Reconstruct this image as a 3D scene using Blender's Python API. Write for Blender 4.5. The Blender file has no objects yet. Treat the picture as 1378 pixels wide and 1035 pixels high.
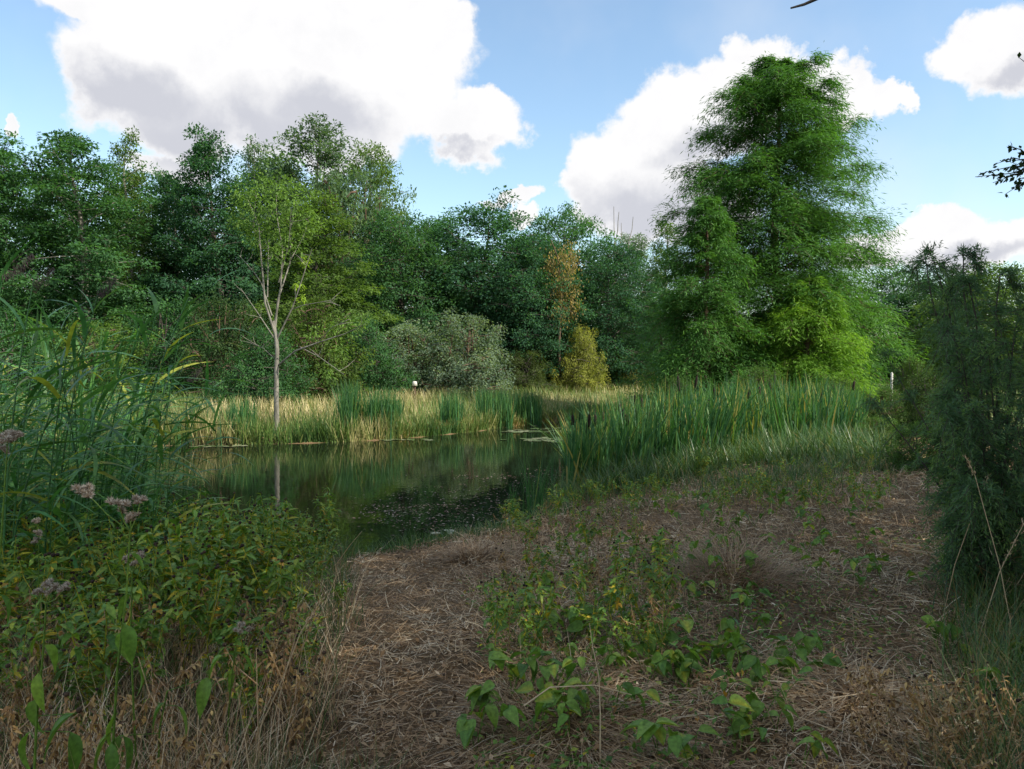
import bpy, math, random
import numpy as np
from mathutils import Vector, Matrix

R = math.radians
rng = np.random.default_rng(7)
sc = bpy.context.scene
col = sc.collection

# ------------------------------------------------------------------ camera
CAMZ, FPX, CX, CY, HORIZON = 2.1, 1081.0, 689.0, 517.5, 488.0
PITCH = math.atan((CY - HORIZON) / FPX)
cam = bpy.data.cameras.new('camera')
cam.sensor_fit = 'HORIZONTAL'
cam.angle = 2 * math.atan(689.0 / FPX)
cam.clip_start = 0.05
cam.clip_end = 4000
cam_o = bpy.data.objects.new('camera', cam)
cam_o.location = (0, 0, CAMZ)
cam_o.rotation_euler = (math.pi / 2 - PITCH, 0, 0)
col.objects.link(cam_o)
sc.camera = cam_o

def ray(px, py):
    """direction (with y = 1) through a pixel of the 1378 x 1035 photograph"""
    u, v = (px - CX) / FPX, -(py - CY) / FPX
    c, s = math.cos(PITCH), math.sin(PITCH)
    d = np.array([u, c + v * s, v * c - s])
    return d / d[1]

def at(px, py, dist):
    return np.array([0, 0, CAMZ]) + ray(px, py) * dist

# ------------------------------------------------------------------ sky, sun, exposure
SUN_AZ, SUN_EL = R(116), R(42)          # azimuth clockwise from the view direction (+Y)
sun_dir = np.array([math.sin(SUN_AZ) * math.cos(SUN_EL), math.cos(SUN_AZ) * math.cos(SUN_EL), math.sin(SUN_EL)])
world = bpy.data.worlds.new('World')
sc.world = world
world.use_nodes = True
SKY_STRENGTH = 0.15
CLOUDS = [  # photograph pixels: centre, half-width, half-height of the cumulus lobes in view
    (350, 40, 275, 125), (165, 80, 85, 50), (230, 130, 110, 70), (420, 150, 150, 85), (520, 80, 100, 85), (565, 25, 62, 60),
    (625, 172, 74, 46), (640, 140, 40, 30), (690, 263, 44, 14), (700, 290, 26, 16), (130, 12, 100, 24),
    (1030, 100, 70, 55), (940, 160, 110, 62), (860, 220, 100, 60), (800, 250, 50, 50), (900, 280, 130, 50),
    (1135, 130, 62, 42), (1195, 140, 26, 20), (1345, 65, 78, 52), (1250, 312, 62, 36), (1330, 335, 80, 30), (1180, 345, 60, 26), (225, 225, 60, 22), (10, 170, 16, 12)]
GREYS = [(310, 185, 260, 70), (190, 125, 120, 40), (440, 155, 80, 48),
         (880, 290, 130, 60), (950, 205, 90, 34), (1360, 100, 70, 22), (1290, 352, 100, 16), (610, 205, 60, 12)]

def azel(px, py):
    d = ray(px, py)
    return math.atan2(d[0], d[1]), math.atan2(d[2], math.hypot(d[0], d[1]))

def build_world():
    nt = world.node_tree
    nt.nodes.clear()
    def mk(tree, typ, **kw):
        n = tree.nodes.new(typ)
        for k, v in kw.items():
            setattr(n, k, v)
        return n
    def math_n(tree, op, a, b=None, c=None, clamp=False):
        n = mk(tree, 'ShaderNodeMath', operation=op, use_clamp=clamp)
        for i, x in enumerate((a, b, c)):
            if x is None: continue
            if isinstance(x, (int, float)): n.inputs[i].default_value = x
            else: tree.links.new(x, n.inputs[i])
        return n.outputs[0]
    def smooth(tree, x, lo, hi):
        n = mk(tree, 'ShaderNodeMapRange', interpolation_type='SMOOTHSTEP')
        tree.links.new(x, n.inputs[0])
        n.inputs[1].default_value, n.inputs[2].default_value = lo, hi
        return n.outputs[0]
    def blobs(tree, vec, table):
        out = None
        for (px, py, hw, hh) in table:
            a, e = azel(px, py)
            s = mk(tree, 'ShaderNodeVectorMath', operation='MULTIPLY_ADD')
            ia, ie = FPX / hw * math.cos(a) ** -1, FPX / hh
            tree.links.new(vec, s.inputs[0])
            s.inputs[1].default_value = (ia, ie, 0)
            s.inputs[2].default_value = (-a * ia, -e * ie, 0)
            l = mk(tree, 'ShaderNodeVectorMath', operation='LENGTH')
            tree.links.new(s.outputs[0], l.inputs[0])
            v = l.outputs['Value']
            if out is None: out = v
            else:
                out = math_n(tree, 'SMOOTH_MIN', out, v, 0.25)
        return math_n(tree, 'SUBTRACT', 1.0, out)
    # a direction turned into azimuth and elevation
    tc = mk(nt, 'ShaderNodeTexCoord')
    sep = mk(nt, 'ShaderNodeSeparateXYZ')
    nt.links.new(tc.outputs['Generated'], sep.inputs[0])
    az = math_n(nt, 'ARCTAN2', sep.outputs[0], sep.outputs[1])
    el = math_n(nt, 'ARCSINE', sep.outputs[2])
    comb = mk(nt, 'ShaderNodeCombineXYZ')
    nt.links.new(az, comb.inputs[0]); nt.links.new(el, comb.inputs[1])
    def noise(scale, detail, rough, out=0):
        n = mk(nt, 'ShaderNodeTexNoise')
        n.inputs['Scale'].default_value = scale
        n.inputs['Detail'].default_value = detail
        n.inputs['Roughness'].default_value = rough
        nt.links.new(tc.outputs['Generated'], n.inputs['Vector'])
        return n.outputs[out]
    # the outlines are warped by billowing noise
    warp = noise(12.0, 7, 0.60, 1)
    wv = mk(nt, 'ShaderNodeVectorMath', operation='MULTIPLY_ADD')
    nt.links.new(warp, wv.inputs[0])
    wv.inputs[1].default_value = (0.13, 0.10, 0)
    nt.links.new(comb.outputs[0], wv.inputs[2])
    wv2 = mk(nt, 'ShaderNodeVectorMath', operation='SUBTRACT')
    nt.links.new(wv.outputs[0], wv2.inputs[0]); wv2.inputs[1].default_value = (0.065, 0.05, 0)
    p = wv2.outputs[0]
    sw = mk(nt, 'ShaderNodeSeparateColor'); nt.links.new(warp, sw.inputs[0])
    dens = blobs(nt, p, CLOUDS)
    puff = math_n(nt, 'MULTIPLY', math_n(nt, 'ABSOLUTE', math_n(nt, 'SUBTRACT', sw.outputs[2], 0.5)), 0.9)
    d_in = math_n(nt, 'SUBTRACT', math_n(nt, 'ADD', dens, 0.10), puff)
    # broken cumulus everywhere else
    n3 = noise(2.6, 5, 0.58)
    d_out = math_n(nt, 'MULTIPLY_ADD', n3, 5.0, -2.6)
    aout = smooth(nt, math_n(nt, 'ABSOLUTE', az), 0.62, 0.78)
    eout = smooth(nt, el, 0.5, 0.62)
    outm = math_n(nt, 'MAXIMUM', aout, eout)
    d_out = math_n(nt, 'ADD', d_out, math_n(nt, 'MULTIPLY_ADD', outm, 3.0, -3.0))
    d = math_n(nt, 'MAXIMUM', d_in, d_out)
    alpha = smooth(nt, d, -0.02, 0.24)
    # thin veils of high cloud
    veil = smooth(nt, n3, 0.42, 0.75)
    alpha = math_n(nt, 'MAXIMUM', alpha, math_n(nt, 'MULTIPLY', veil, 0.30))
    g = math_n(nt, 'SUBTRACT', blobs(nt, p, GREYS), math_n(nt, 'MULTIPLY', puff, 0.7))
    grey = math_n(nt, 'MULTIPLY', smooth(nt, g, -0.22, 0.70), smooth(nt, d, 0.05, 0.45))
    soft = math_n(nt, 'MULTIPLY', smooth(nt, puff, 0.0, 0.22), 0.16)
    grey = math_n(nt, 'MAXIMUM', grey, soft)
    ccol = mk(nt, 'ShaderNodeMix', data_type='RGBA')
    nt.links.new(grey, ccol.inputs[0])
    ccol.inputs['A'].default_value = (0.385, 0.383, 0.385, 1)
    ccol.inputs['B'].default_value = (0.245, 0.25, 0.275, 1)
    sky = mk(nt, 'ShaderNodeTexSky', sky_type='NISHITA', sun_disc=False)
    sky.sun_elevation, sky.sun_rotation = SUN_EL, SUN_AZ
    sky.air_density, sky.dust_density, sky.ozone_density = 1.0, 1.0, 1.0
    mul = mk(nt, 'ShaderNodeVectorMath', operation='SCALE')
    nt.links.new(ccol.outputs['Result'], mul.inputs[0])
    mul.inputs['Scale'].default_value = 1.0 / SKY_STRENGTH
    mix = mk(nt, 'ShaderNodeMix', data_type='RGBA')
    nt.links.new(alpha, mix.inputs[0])
    tintn = mk(nt, 'ShaderNodeVectorMath', operation='MULTIPLY')
    nt.links.new(sky.outputs[0], tintn.inputs[0]); tintn.inputs[1].default_value = (0.62, 0.645, 0.615)
    nt.links.new(tintn.outputs[0], mix.inputs['A'])
    nt.links.new(mul.outputs[0], mix.inputs['B'])
    bg = mk(nt, 'ShaderNodeBackground')
    bg.inputs['Strength'].default_value = SKY_STRENGTH
    nt.links.new(mix.outputs['Result'], bg.inputs['Color'])
    out = mk(nt, 'ShaderNodeOutputWorld')
    nt.links.new(bg.outputs[0], out.inputs[0])
build_world()
world.cycles.sampling_method = 'MANUAL'
world.cycles.sample_map_resolution = 512

sun = bpy.data.lights.new('sun', 'SUN')
sun.energy = 2.6
sun.angle = R(0.6)
sun.color = (1.0, 0.93, 0.80)
sun_o = bpy.data.objects.new('sun', sun)
sun_o.rotation_euler = Vector(sun_dir).to_track_quat('Z', 'Y').to_euler()
col.objects.link(sun_o)
vs = sc.view_settings
vs.view_transform = 'Standard'
vs.look = 'None'
vs.exposure = 1.4
vs.gamma = 1.0
vs.use_curve_mapping = False
sc.render.engine = 'CYCLES'
sc.cycles.max_bounces = 7
sc.cycles.diffuse_bounces = 3
sc.cycles.glossy_bounces = 3
sc.cycles.transmission_bounces = 4
sc.cycles.transparent_max_bounces = 4
sc.cycles.use_denoising = True
sc.cycles.sample_clamp_indirect = 6

# ------------------------------------------------------------------ helpers: objects
def tag(o, label=None, cat=None, group=None, kind=None):
    if label: o['label'] = label
    if cat: o['category'] = cat
    if group: o['group'] = group
    if kind: o['kind'] = kind
    return o

def new_obj(name, data, parent=None):
    o = bpy.data.objects.new(name, data)
    col.objects.link(o)
    if parent is not None: o.parent = parent
    return o

def thing(name, label, cat, loc, rz=0.0, group=None, scale=None):
    o = new_obj(name, None)
    o.empty_display_size = 0.2
    o.location = loc
    o.rotation_euler = (0, 0, rz)
    if scale is not None: o.scale = scale
    return tag(o, label, cat, group)

def nrm(a):
    return a / np.maximum(np.linalg.norm(a, axis=-1, keepdims=True), 1e-9)

class MB:
    """collects quads with a per-point tint and builds one mesh"""
    def __init__(self):
        self.v, self.f, self.t, self.n = [], [], [], 0
    def add(self, V, F, T):
        V = np.asarray(V, dtype=np.float32).reshape(-1, 3)
        F = np.asarray(F, dtype=np.int64).reshape(-1, 4)
        T = np.broadcast_to(np.asarray(T, dtype=np.float32), (len(V),))
        self.v.append(V); self.f.append(F + self.n); self.t.append(T)
        self.n += len(V)
    def cards(self, P, D, N, L, W, T, fold=0.25, mid=0.45):
        """leaf-shaped quads: foot, widest right, tip, widest left"""
        n = len(P)
        if n == 0: return
        L = np.broadcast_to(np.asarray(L, float), (n,))[:, None]
        W = np.broadcast_to(np.asarray(W, float), (n,))[:, None]
        D = nrm(D); S = nrm(np.cross(D, N)); U = np.cross(S, D)
        m = P + D * L * mid + U * W * fold
        V = np.stack([P, m + S * W * 0.5, P + D * L, m - S * W * 0.5], axis=1)
        F = np.arange(4 * n).reshape(n, 4)
        self.add(V, F, np.repeat(np.broadcast_to(T, (n,)), 4))
    def blades(self, P, D, B, L, W, T, nseg=3, bend=0.4, droop=0.0, tipw=0.08, belly=0.0, S=None):
        """ribbons that start along D and curve towards B"""
        n = len(P)
        if n == 0: return
        ar = lambda x: np.broadcast_to(np.asarray(x, float), (n,))
        L, W, bend, droop = ar(L), ar(W), ar(bend), ar(droop)
        D = nrm(D); B = nrm(B)
        if S is None: S = nrm(np.cross(D, B) + 1e-6)
        s = np.linspace(0, 1, nseg + 1)
        path = P[:, None] + D[:, None] * (L[:, None] * s)[..., None] + B[:, None] * (L * bend)[:, None, None] * (s ** 2)[None, :, None]
        path[..., 2] -= (L * droop)[:, None] * (s ** 3)[None]
        prof = (1 - s) ** 0.75 * (1 - belly) + belly * np.sin(np.pi * np.clip(s * 0.85 + 0.12, 0, 1))
        prof = np.maximum(prof, tipw)
        w = W[:, None] * 0.5 * prof[None]
        V = np.stack([path - S[:, None] * w[..., None], path + S[:, None] * w[..., None]], axis=2)  # n, k, 2, 3
        k = nseg + 1
        i = np.arange(n)[:, None] * (2 * k) + np.arange(nseg)[None] * 2
        F = np.stack([i, i + 1, i + 3, i + 2], axis=-1)
        self.add(V, F, np.repeat(ar(T), 2 * k))
    def tube(self, path, rad, sides=6, T=0.5):
        path = np.asarray(path, float); k = len(path)
        rad = np.broadcast_to(np.asarray(rad, float), (k,))
        t = nrm(np.gradient(path, axis=0))
        ref = np.array([0.31, 0.2, 0.93]) if abs(t[0][2]) < 0.9 else np.array([1.0, 0.1, 0.0])
        u = nrm(np.cross(t, ref)); w = np.cross(t, u)
        a = np.arange(sides) * 2 * np.pi / sides
        ring = path[:, None] + (u[:, None] * np.cos(a)[None, :, None] + w[:, None] * np.sin(a)[None, :, None]) * rad[:, None, None]
        i = np.arange(k - 1)[:, None] * sides; j = np.arange(sides)[None]; j2 = (j + 1) % sides
        F = np.stack([i + j, i + j2, i + sides + j2, i + sides + j], axis=-1)
        self.add(ring, F, T)
    def ball(self, c, r, T=0.5, seg=6, rings=4, squash=1.0):
        th = np.linspace(0.08, np.pi - 0.08, rings + 1)
        ph = np.arange(seg) * 2 * np.pi / seg
        V = np.stack([np.sin(th)[:, None] * np.cos(ph), np.sin(th)[:, None] * np.sin(ph), np.cos(th)[:, None] * squash + 0 * ph], -1) * r + np.asarray(c)
        i = np.arange(rings)[:, None] * seg; j = np.arange(seg)[None]; j2 = (j + 1) % seg
        self.add(V, np.stack([i + j, i + seg + j, i + seg + j2, i + j2], -1), T)
    def mesh(self, name, mat, smooth=False):
        me = bpy.data.meshes.new(name)
        V = np.concatenate(self.v); F = np.concatenate(self.f).astype(np.int32); T = np.concatenate(self.t)
        me.vertices.add(len(V)); me.vertices.foreach_set('co', V.ravel())
        me.loops.add(F.size); me.loops.foreach_set('vertex_index', F.ravel())
        me.polygons.add(len(F))
        me.polygons.foreach_set('loop_start', np.arange(0, F.size, 4, dtype=np.int32))
        try: me.polygons.foreach_set('loop_total', np.full(len(F), 4, dtype=np.int32))
        except Exception: pass
        a = me.attributes.new('tint', 'FLOAT', 'POINT'); a.data.foreach_set('value', T)
        if smooth: me.polygons.foreach_set('use_smooth', np.ones(len(F), dtype=bool))
        me.update(calc_edges=True)
        if mat: me.materials.append(mat)
        return me
    def build(self, name, mat, parent=None, smooth=False):
        return new_obj(name, self.mesh(name, mat, smooth), parent)

# ------------------------------------------------------------------ helpers: materials
def veg(name, ramp, trans=0.3, rough=0.55, spec=0.35, obj_color=False, vary=0.10, tcol=(1.25, 1.35, 0.55), noise=0.0):
    """leaf, blade or straw material: colour by the piece's own tint, light passing through"""
    m = bpy.data.materials.new(name); m.use_nodes = True
    nt = m.node_tree; nt.nodes.clear(); L = nt.links.new
    at_ = nt.nodes.new('ShaderNodeAttribute'); at_.attribute_name = 'tint'
    cr = nt.nodes.new('ShaderNodeValToRGB')
    el = cr.color_ramp.elements
    while len(el) < len(ramp): el.new(0.5)
    for i, (p, c) in enumerate(ramp):
        el[i].position = p; el[i].color = (*c, 1)
    L(at_.outputs['Fac'], cr.inputs[0])
    c = cr.outputs[0]
    oi = nt.nodes.new('ShaderNodeObjectInfo')
    if obj_color:
        mx = nt.nodes.new('ShaderNodeMix'); mx.data_type = 'RGBA'; mx.blend_type = 'MULTIPLY'; mx.inputs[0].default_value = 1
        L(c, mx.inputs['A']); L(oi.outputs['Color'], mx.inputs['B']); c = mx.outputs['Result']
    if vary > 0:
        mr = nt.nodes.new('ShaderNodeMapRange'); L(oi.outputs['Random'], mr.inputs[0])
        mr.inputs[3].default_value = 1 - vary; mr.inputs[4].default_value = 1 + vary
        sc_ = nt.nodes.new('ShaderNodeVectorMath'); sc_.operation = 'SCALE'
        L(c, sc_.inputs[0]); L(mr.outputs[0], sc_.inputs['Scale']); c = sc_.outputs[0]
    if noise > 0:
        ge = nt.nodes.new('ShaderNodeNewGeometry'); nz = nt.nodes.new('ShaderNodeTexNoise'); nz.inputs['Scale'].default_value = noise; nz.inputs['Detail'].default_value = 3
        L(ge.outputs['Position'], nz.inputs['Vector'])
        mr = nt.nodes.new('ShaderNodeMapRange'); L(nz.outputs[0], mr.inputs[0]); mr.inputs[1].default_value = 0.3; mr.inputs[2].default_value = 0.7; mr.inputs[3].default_value = 0.68; mr.inputs[4].default_value = 1.3
        sc_ = nt.nodes.new('ShaderNodeVectorMath'); sc_.operation = 'SCALE'
        L(c, sc_.inputs[0]); L(mr.outputs[0], sc_.inputs['Scale']); c = sc_.outputs[0]
    p = nt.nodes.new('ShaderNodeBsdfPrincipled')
    p.inputs['Roughness'].default_value = rough
    p.inputs['Specular IOR Level'].default_value = spec
    L(c, p.inputs['Base Color'])
    o = nt.nodes.new('ShaderNodeOutputMaterial')
    if trans > 0:
        tm = nt.nodes.new('ShaderNodeVectorMath'); tm.operation = 'MULTIPLY'
        L(c, tm.inputs[0]); tm.inputs[1].default_value = tcol
        tr = nt.nodes.new('ShaderNodeBsdfTranslucent'); L(tm.outputs[0], tr.inputs[0])
        ms = nt.nodes.new('ShaderNodeMixShader'); ms.inputs[0].default_value = trans
        L(p.outputs[0], ms.inputs[1]); L(tr.outputs[0], ms.inputs[2]); L(ms.outputs[0], o.inputs[0])
    else:
        L(p.outputs[0], o.inputs[0])
    return m

def bark(name, c0, c1, scale=8.0):
    m = bpy.data.materials.new(name); m.use_nodes = True
    nt = m.node_tree; L = nt.links.new; p = nt.nodes['Principled BSDF']
    tc = nt.nodes.new('ShaderNodeTexCoord')
    mp = nt.nodes.new('ShaderNodeMapping'); mp.inputs['Scale'].default_value = (1, 1, 0.25)
    L(tc.outputs['Object'], mp.inputs[0])
    n = nt.nodes.new('ShaderNodeTexNoise'); n.inputs['Scale'].default_value = scale; n.inputs['Detail'].default_value = 6
    n.inputs['Roughness'].default_value = 0.7
    L(mp.outputs[0], n.inputs['Vector'])
    cr = nt.nodes.new('ShaderNodeValToRGB')
    cr.color_ramp.elements[0].position = 0.35; cr.color_ramp.elements[0].color = (*c0, 1)
    cr.color_ramp.elements[1].position = 0.65; cr.color_ramp.elements[1].color = (*c1, 1)
    L(n.outputs[0], cr.inputs[0]); L(cr.outputs[0], p.inputs['Base Color'])
    b = nt.nodes.new('ShaderNodeBump'); b.inputs['Strength'].default_value = 0.6; b.inputs['Distance'].default_value = 0.02
    L(n.outputs[0], b.inputs['Height']); L(b.outputs[0], p.inputs['Normal'])
    p.inputs['Roughness'].default_value = 0.9
    return m

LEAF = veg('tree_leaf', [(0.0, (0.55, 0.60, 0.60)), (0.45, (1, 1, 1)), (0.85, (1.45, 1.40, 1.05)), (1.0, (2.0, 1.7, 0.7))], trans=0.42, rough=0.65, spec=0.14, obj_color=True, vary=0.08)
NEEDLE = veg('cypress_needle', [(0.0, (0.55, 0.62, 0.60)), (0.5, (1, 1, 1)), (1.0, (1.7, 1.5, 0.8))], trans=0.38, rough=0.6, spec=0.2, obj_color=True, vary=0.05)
BARK_DARK = bark('dark_bark', (0.035, 0.028, 0.022), (0.10, 0.085, 0.068))
BARK_PALE = bark('pale_bark', (0.10, 0.095, 0.075), (0.30, 0.28, 0.235))
BARK_BROWN = bark('brown_bark', (0.06, 0.035, 0.022), (0.16, 0.10, 0.065))

# ------------------------------------------------------------------ the lie of the land
def on_water(px, py):
    d = ray(px, py); t = -CAMZ / d[2]
    return d[0] * t, d[1] * t
POND = [on_water(*p) for p in [(478, 752), (540, 738), (600, 726), (660, 716), (722, 698), (748, 668), (775, 640), (800, 606), (850, 580), (930, 563), (960, 552),
                               (900, 546), (850, 547), (815, 556), (765, 566), (715, 570), (640, 581), (560, 589), (470, 595), (400, 597), (320, 599), (250, 599), (150, 603), (50, 606)]]
POND += [(-16, 18.5), (-22, 15), (-21, 10), (-15, 8.6), (-9, 8.2), (-6, 8.4), (-4, 8.6)]
POND = np.array(POND)

def pond_sd(x, y):
    """signed distance to the waterline, positive on land"""
    p = np.stack([np.asarray(x, float).ravel(), np.asarray(y, float).ravel()], -1)
    best = np.full(len(p), 1e9); inside = np.zeros(len(p), bool)
    for i in range(len(POND)):
        a, b = POND[i], POND[(i + 1) % len(POND)]
        e = b - a; w = p - a
        t = np.clip((w @ e) / (e @ e), 0, 1)
        best = np.minimum(best, np.linalg.norm(w - t[:, None] * e, axis=1))
        cond = (a[1] > p[:, 1]) != (b[1] > p[:, 1])
        xi = a[0] + (p[:, 1] - a[1]) / (b[1] - a[1] + 1e-12) * e[0]
        inside ^= cond & (p[:, 0] < xi)
    return np.where(inside, -best, best).reshape(np.shape(x))

def vnoise(x, y, s, seed):
    """cheap smooth noise from a few waves, about -1 to 1"""
    r = np.random.default_rng(seed); out = 0
    for k in range(7):
        a = r.uniform(0, 2 * np.pi); f = s * r.uniform(0.6, 2.2)
        out = out + np.sin((np.cos(a) * x + np.sin(a) * y) * f + r.uniform(0, 6.28)) / 7
    return out * 1.8

MOUNDS = []   # dead grass hummocks: x, y, radius, height
def ground_z(x, y, sd=None):
    x = np.asarray(x, float); y = np.asarray(y, float)
    if sd is None: sd = pond_sd(x, y)
    t = np.clip(sd / 5.0, 0, 1)
    land = 0.03 + 0.47 * (t * t * (3 - 2 * t)) + np.clip(sd, 0, 0.4) * 0.12
    wet = np.maximum(sd * 0.35, -0.7) + 0.02
    z = np.where(sd > 0, land, wet)
    near = np.exp(-(x ** 2 + y ** 2) / 400.0)
    rel = vnoise(x, y, 1.1, 3) * 0.035 + vnoise(x, y, 4.0, 4) * 0.014
    z = z + rel * np.clip(sd / 1.5, 0, 1) * (0.3 + 0.7 * near)
    for (mx, my, mr, mh) in MOUNDS:
        z = z + mh * np.exp(-((x - mx) ** 2 + (y - my) ** 2) / (mr * mr))
    return z

def gz(x, y):
    return float(ground_z(np.array([x]), np.array([y]))[0])

def on_ground(px, py):
    d = ray(px, py); t = 3.0
    for _ in range(40):
        z = gz(d[0] * t, t)
        t2 = (z - CAMZ) / d[2]
        t = 0.5 * t + 0.5 * t2
    return np.array([d[0] * t, t, gz(d[0] * t, t)])

for (px, py, mr, mh) in [(985, 775, 0.34, 0.17), (640, 752, 0.30, 0.07), (770, 960, 0.42, 0.08), (1150, 940, 0.3, 0.06)]:
    p = on_ground(px, py); MOUNDS.append((p[0], p[1], mr, mh))

def spread(fine, step, far, g=1.16):
    a = list(np.arange(fine[0], fine[1] + 1e-6, step)); s = step; b = a[-1]
    while b < far[1]:
        s *= g; b += s; a.append(b)
    s = step; b = a[0]; pre = []
    while b > far[0]:
        s *= g; b -= s; pre.append(b)
    return np.array(pre[::-1] + a)

def build_ground():
    xs = spread((-8, 10), 0.11, (-1500, 1500)); ys = spread((1.0, 17), 0.11, (-1200, 2500))
    X, Y = np.meshgrid(xs, ys)
    sd = pond_sd(X, Y); Z = ground_z(X, Y, sd)
    Z = np.where((np.hypot(X, Y) > 120), 0.5, Z)
    mb = MB()
    nx, ny = len(xs), len(ys)
    i = (np.arange(ny - 1)[:, None] * nx + np.arange(nx - 1)[None])
    far = 1 - np.exp(-np.maximum(Y - 16, 0) / 6.0)
    # 0 trodden straw, 0.5 wet mud at the water, 1 meadow
    t = np.where(sd < 0.5, 0.5, np.where((Y > 18) | (X < -7), 1.0, 0.0))
    mb.add(np.stack([X, Y, Z], -1), np.stack([i, i + 1, i + nx + 1, i + nx], -1), t.ravel())
    m = bpy.data.materials.new('earth'); m.use_nodes = True
    nt = m.node_tree; L = nt.links.new; p = nt.nodes['Principled BSDF']
    tc = nt.nodes.new('ShaderNodeTexCoord')
    a = nt.nodes.new('ShaderNodeAttribute'); a.attribute_name = 'tint'
    n1 = nt.nodes.new('ShaderNodeTexNoise'); n1.inputs['Scale'].default_value = 1.3; n1.inputs['Detail'].default_value = 8; n1.inputs['Roughness'].default_value = 0.65
    n2 = nt.nodes.new('ShaderNodeTexNoise'); n2.inputs['Scale'].default_value = 45; n2.inputs['Detail'].default_value = 6; n2.inputs['Roughness'].default_value = 0.75
    L(tc.outputs['Object'], n1.inputs['Vector']); L(tc.outputs['Object'], n2.inputs['Vector'])
    r1 = nt.nodes.new('ShaderNodeValToRGB'); e = r1.color_ramp.elements
    e[0].position = 0.3; e[0].color = (0.06, 0.038, 0.02, 1); e[1].position = 0.72; e[1].color = (0.36, 0.24, 0.13, 1)
    e2 = e.new(0.5); e2.color = (0.19, 0.125, 0.068, 1)
    L(n2.outputs[0], r1.inputs[0])
    r2 = nt.nodes.new('ShaderNodeValToRGB'); e = r2.color_ramp.elements
    e[0].position = 0.35; e[0].color = (0.10, 0.115, 0.035, 1); e[1].position = 0.65; e[1].color = (0.26, 0.22, 0.10, 1)
    L(n1.outputs[0], r2.inputs[0])
    zone = nt.nodes.new('ShaderNodeMapRange'); zone.inputs[1].default_value = 0.55; zone.inputs[2].default_value = 0.95; L(a.outputs['Fac'], zone.inputs[0])
    mx = nt.nodes.new('ShaderNodeMix'); mx.data_type = 'RGBA'
    L(zone.outputs[0], mx.inputs[0]); L(r1.outputs[0], mx.inputs['A']); L(r2.outputs[0], mx.inputs['B'])
    L(mx.outputs['Result'], p.inputs['Base Color'])
    b = nt.nodes.new('ShaderNodeBump'); b.inputs['Strength'].default_value = 0.9; b.inputs['Distance'].default_value = 0.03
    L(n2.outputs[0], b.inputs['Height']); L(b.outputs[0], p.inputs['Normal'])
    p.inputs['Roughness'].default_value = 0.95; p.inputs['Specular IOR Level'].default_value = 0.15
    tag(mb.build('ground', m, smooth=True), 'brown trodden earth of the bank running on into the meadow', 'ground', kind='structure')

    w = MB()
    x0, x1, y0, y1 = POND[:, 0].min() - 1, POND[:, 0].max() + 1, POND[:, 1].min() - 1, POND[:, 1].max() + 1
    w.add([(x0, y0, 0), (x1, y0, 0), (x1, y1, 0), (x0, y1, 0)], [(0, 1, 2, 3)], 0.5)
    m = bpy.data.materials.new('pond_water'); m.use_nodes = True
    nt = m.node_tree; L = nt.links.new; p = nt.nodes['Principled BSDF']
    p.inputs['Base Color'].default_value = (0.010, 0.014, 0.007, 1)
    p.inputs['Roughness'].default_value = 0.012; p.inputs['IOR'].default_value = 1.333; p.inputs['Specular IOR Level'].default_value = 0.5
    tc = nt.nodes.new('ShaderNodeTexCoord')
    n1 = nt.nodes.new('ShaderNodeTexNoise'); n1.inputs['Scale'].default_value = 5.5; n1.inputs['Detail'].default_value = 3
    L(tc.outputs['Object'], n1.inputs['Vector'])
    b = nt.nodes.new('ShaderNodeBump'); b.inputs['Strength'].default_value = 0.06; b.inputs['Distance'].default_value = 0.02
    L(n1.outputs[0], b.inputs['Height']); L(b.outputs[0], p.inputs['Normal'])
    tag(w.build('water', m), 'dark still pond water mirroring the trees', 'water', kind='structure')
build_ground()

# ------------------------------------------------------------------ trees
def rvec(r, n, zs=1.0):
    v = r.normal(size=(n, 3)); v[:, 2] *= zs
    return nrm(v)

def bez(a, b, c, k):
    s = np.linspace(0, 1, k)[:, None]
    return (1 - s) ** 2 * a + 2 * s * (1 - s) * b + s ** 2 * c

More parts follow.
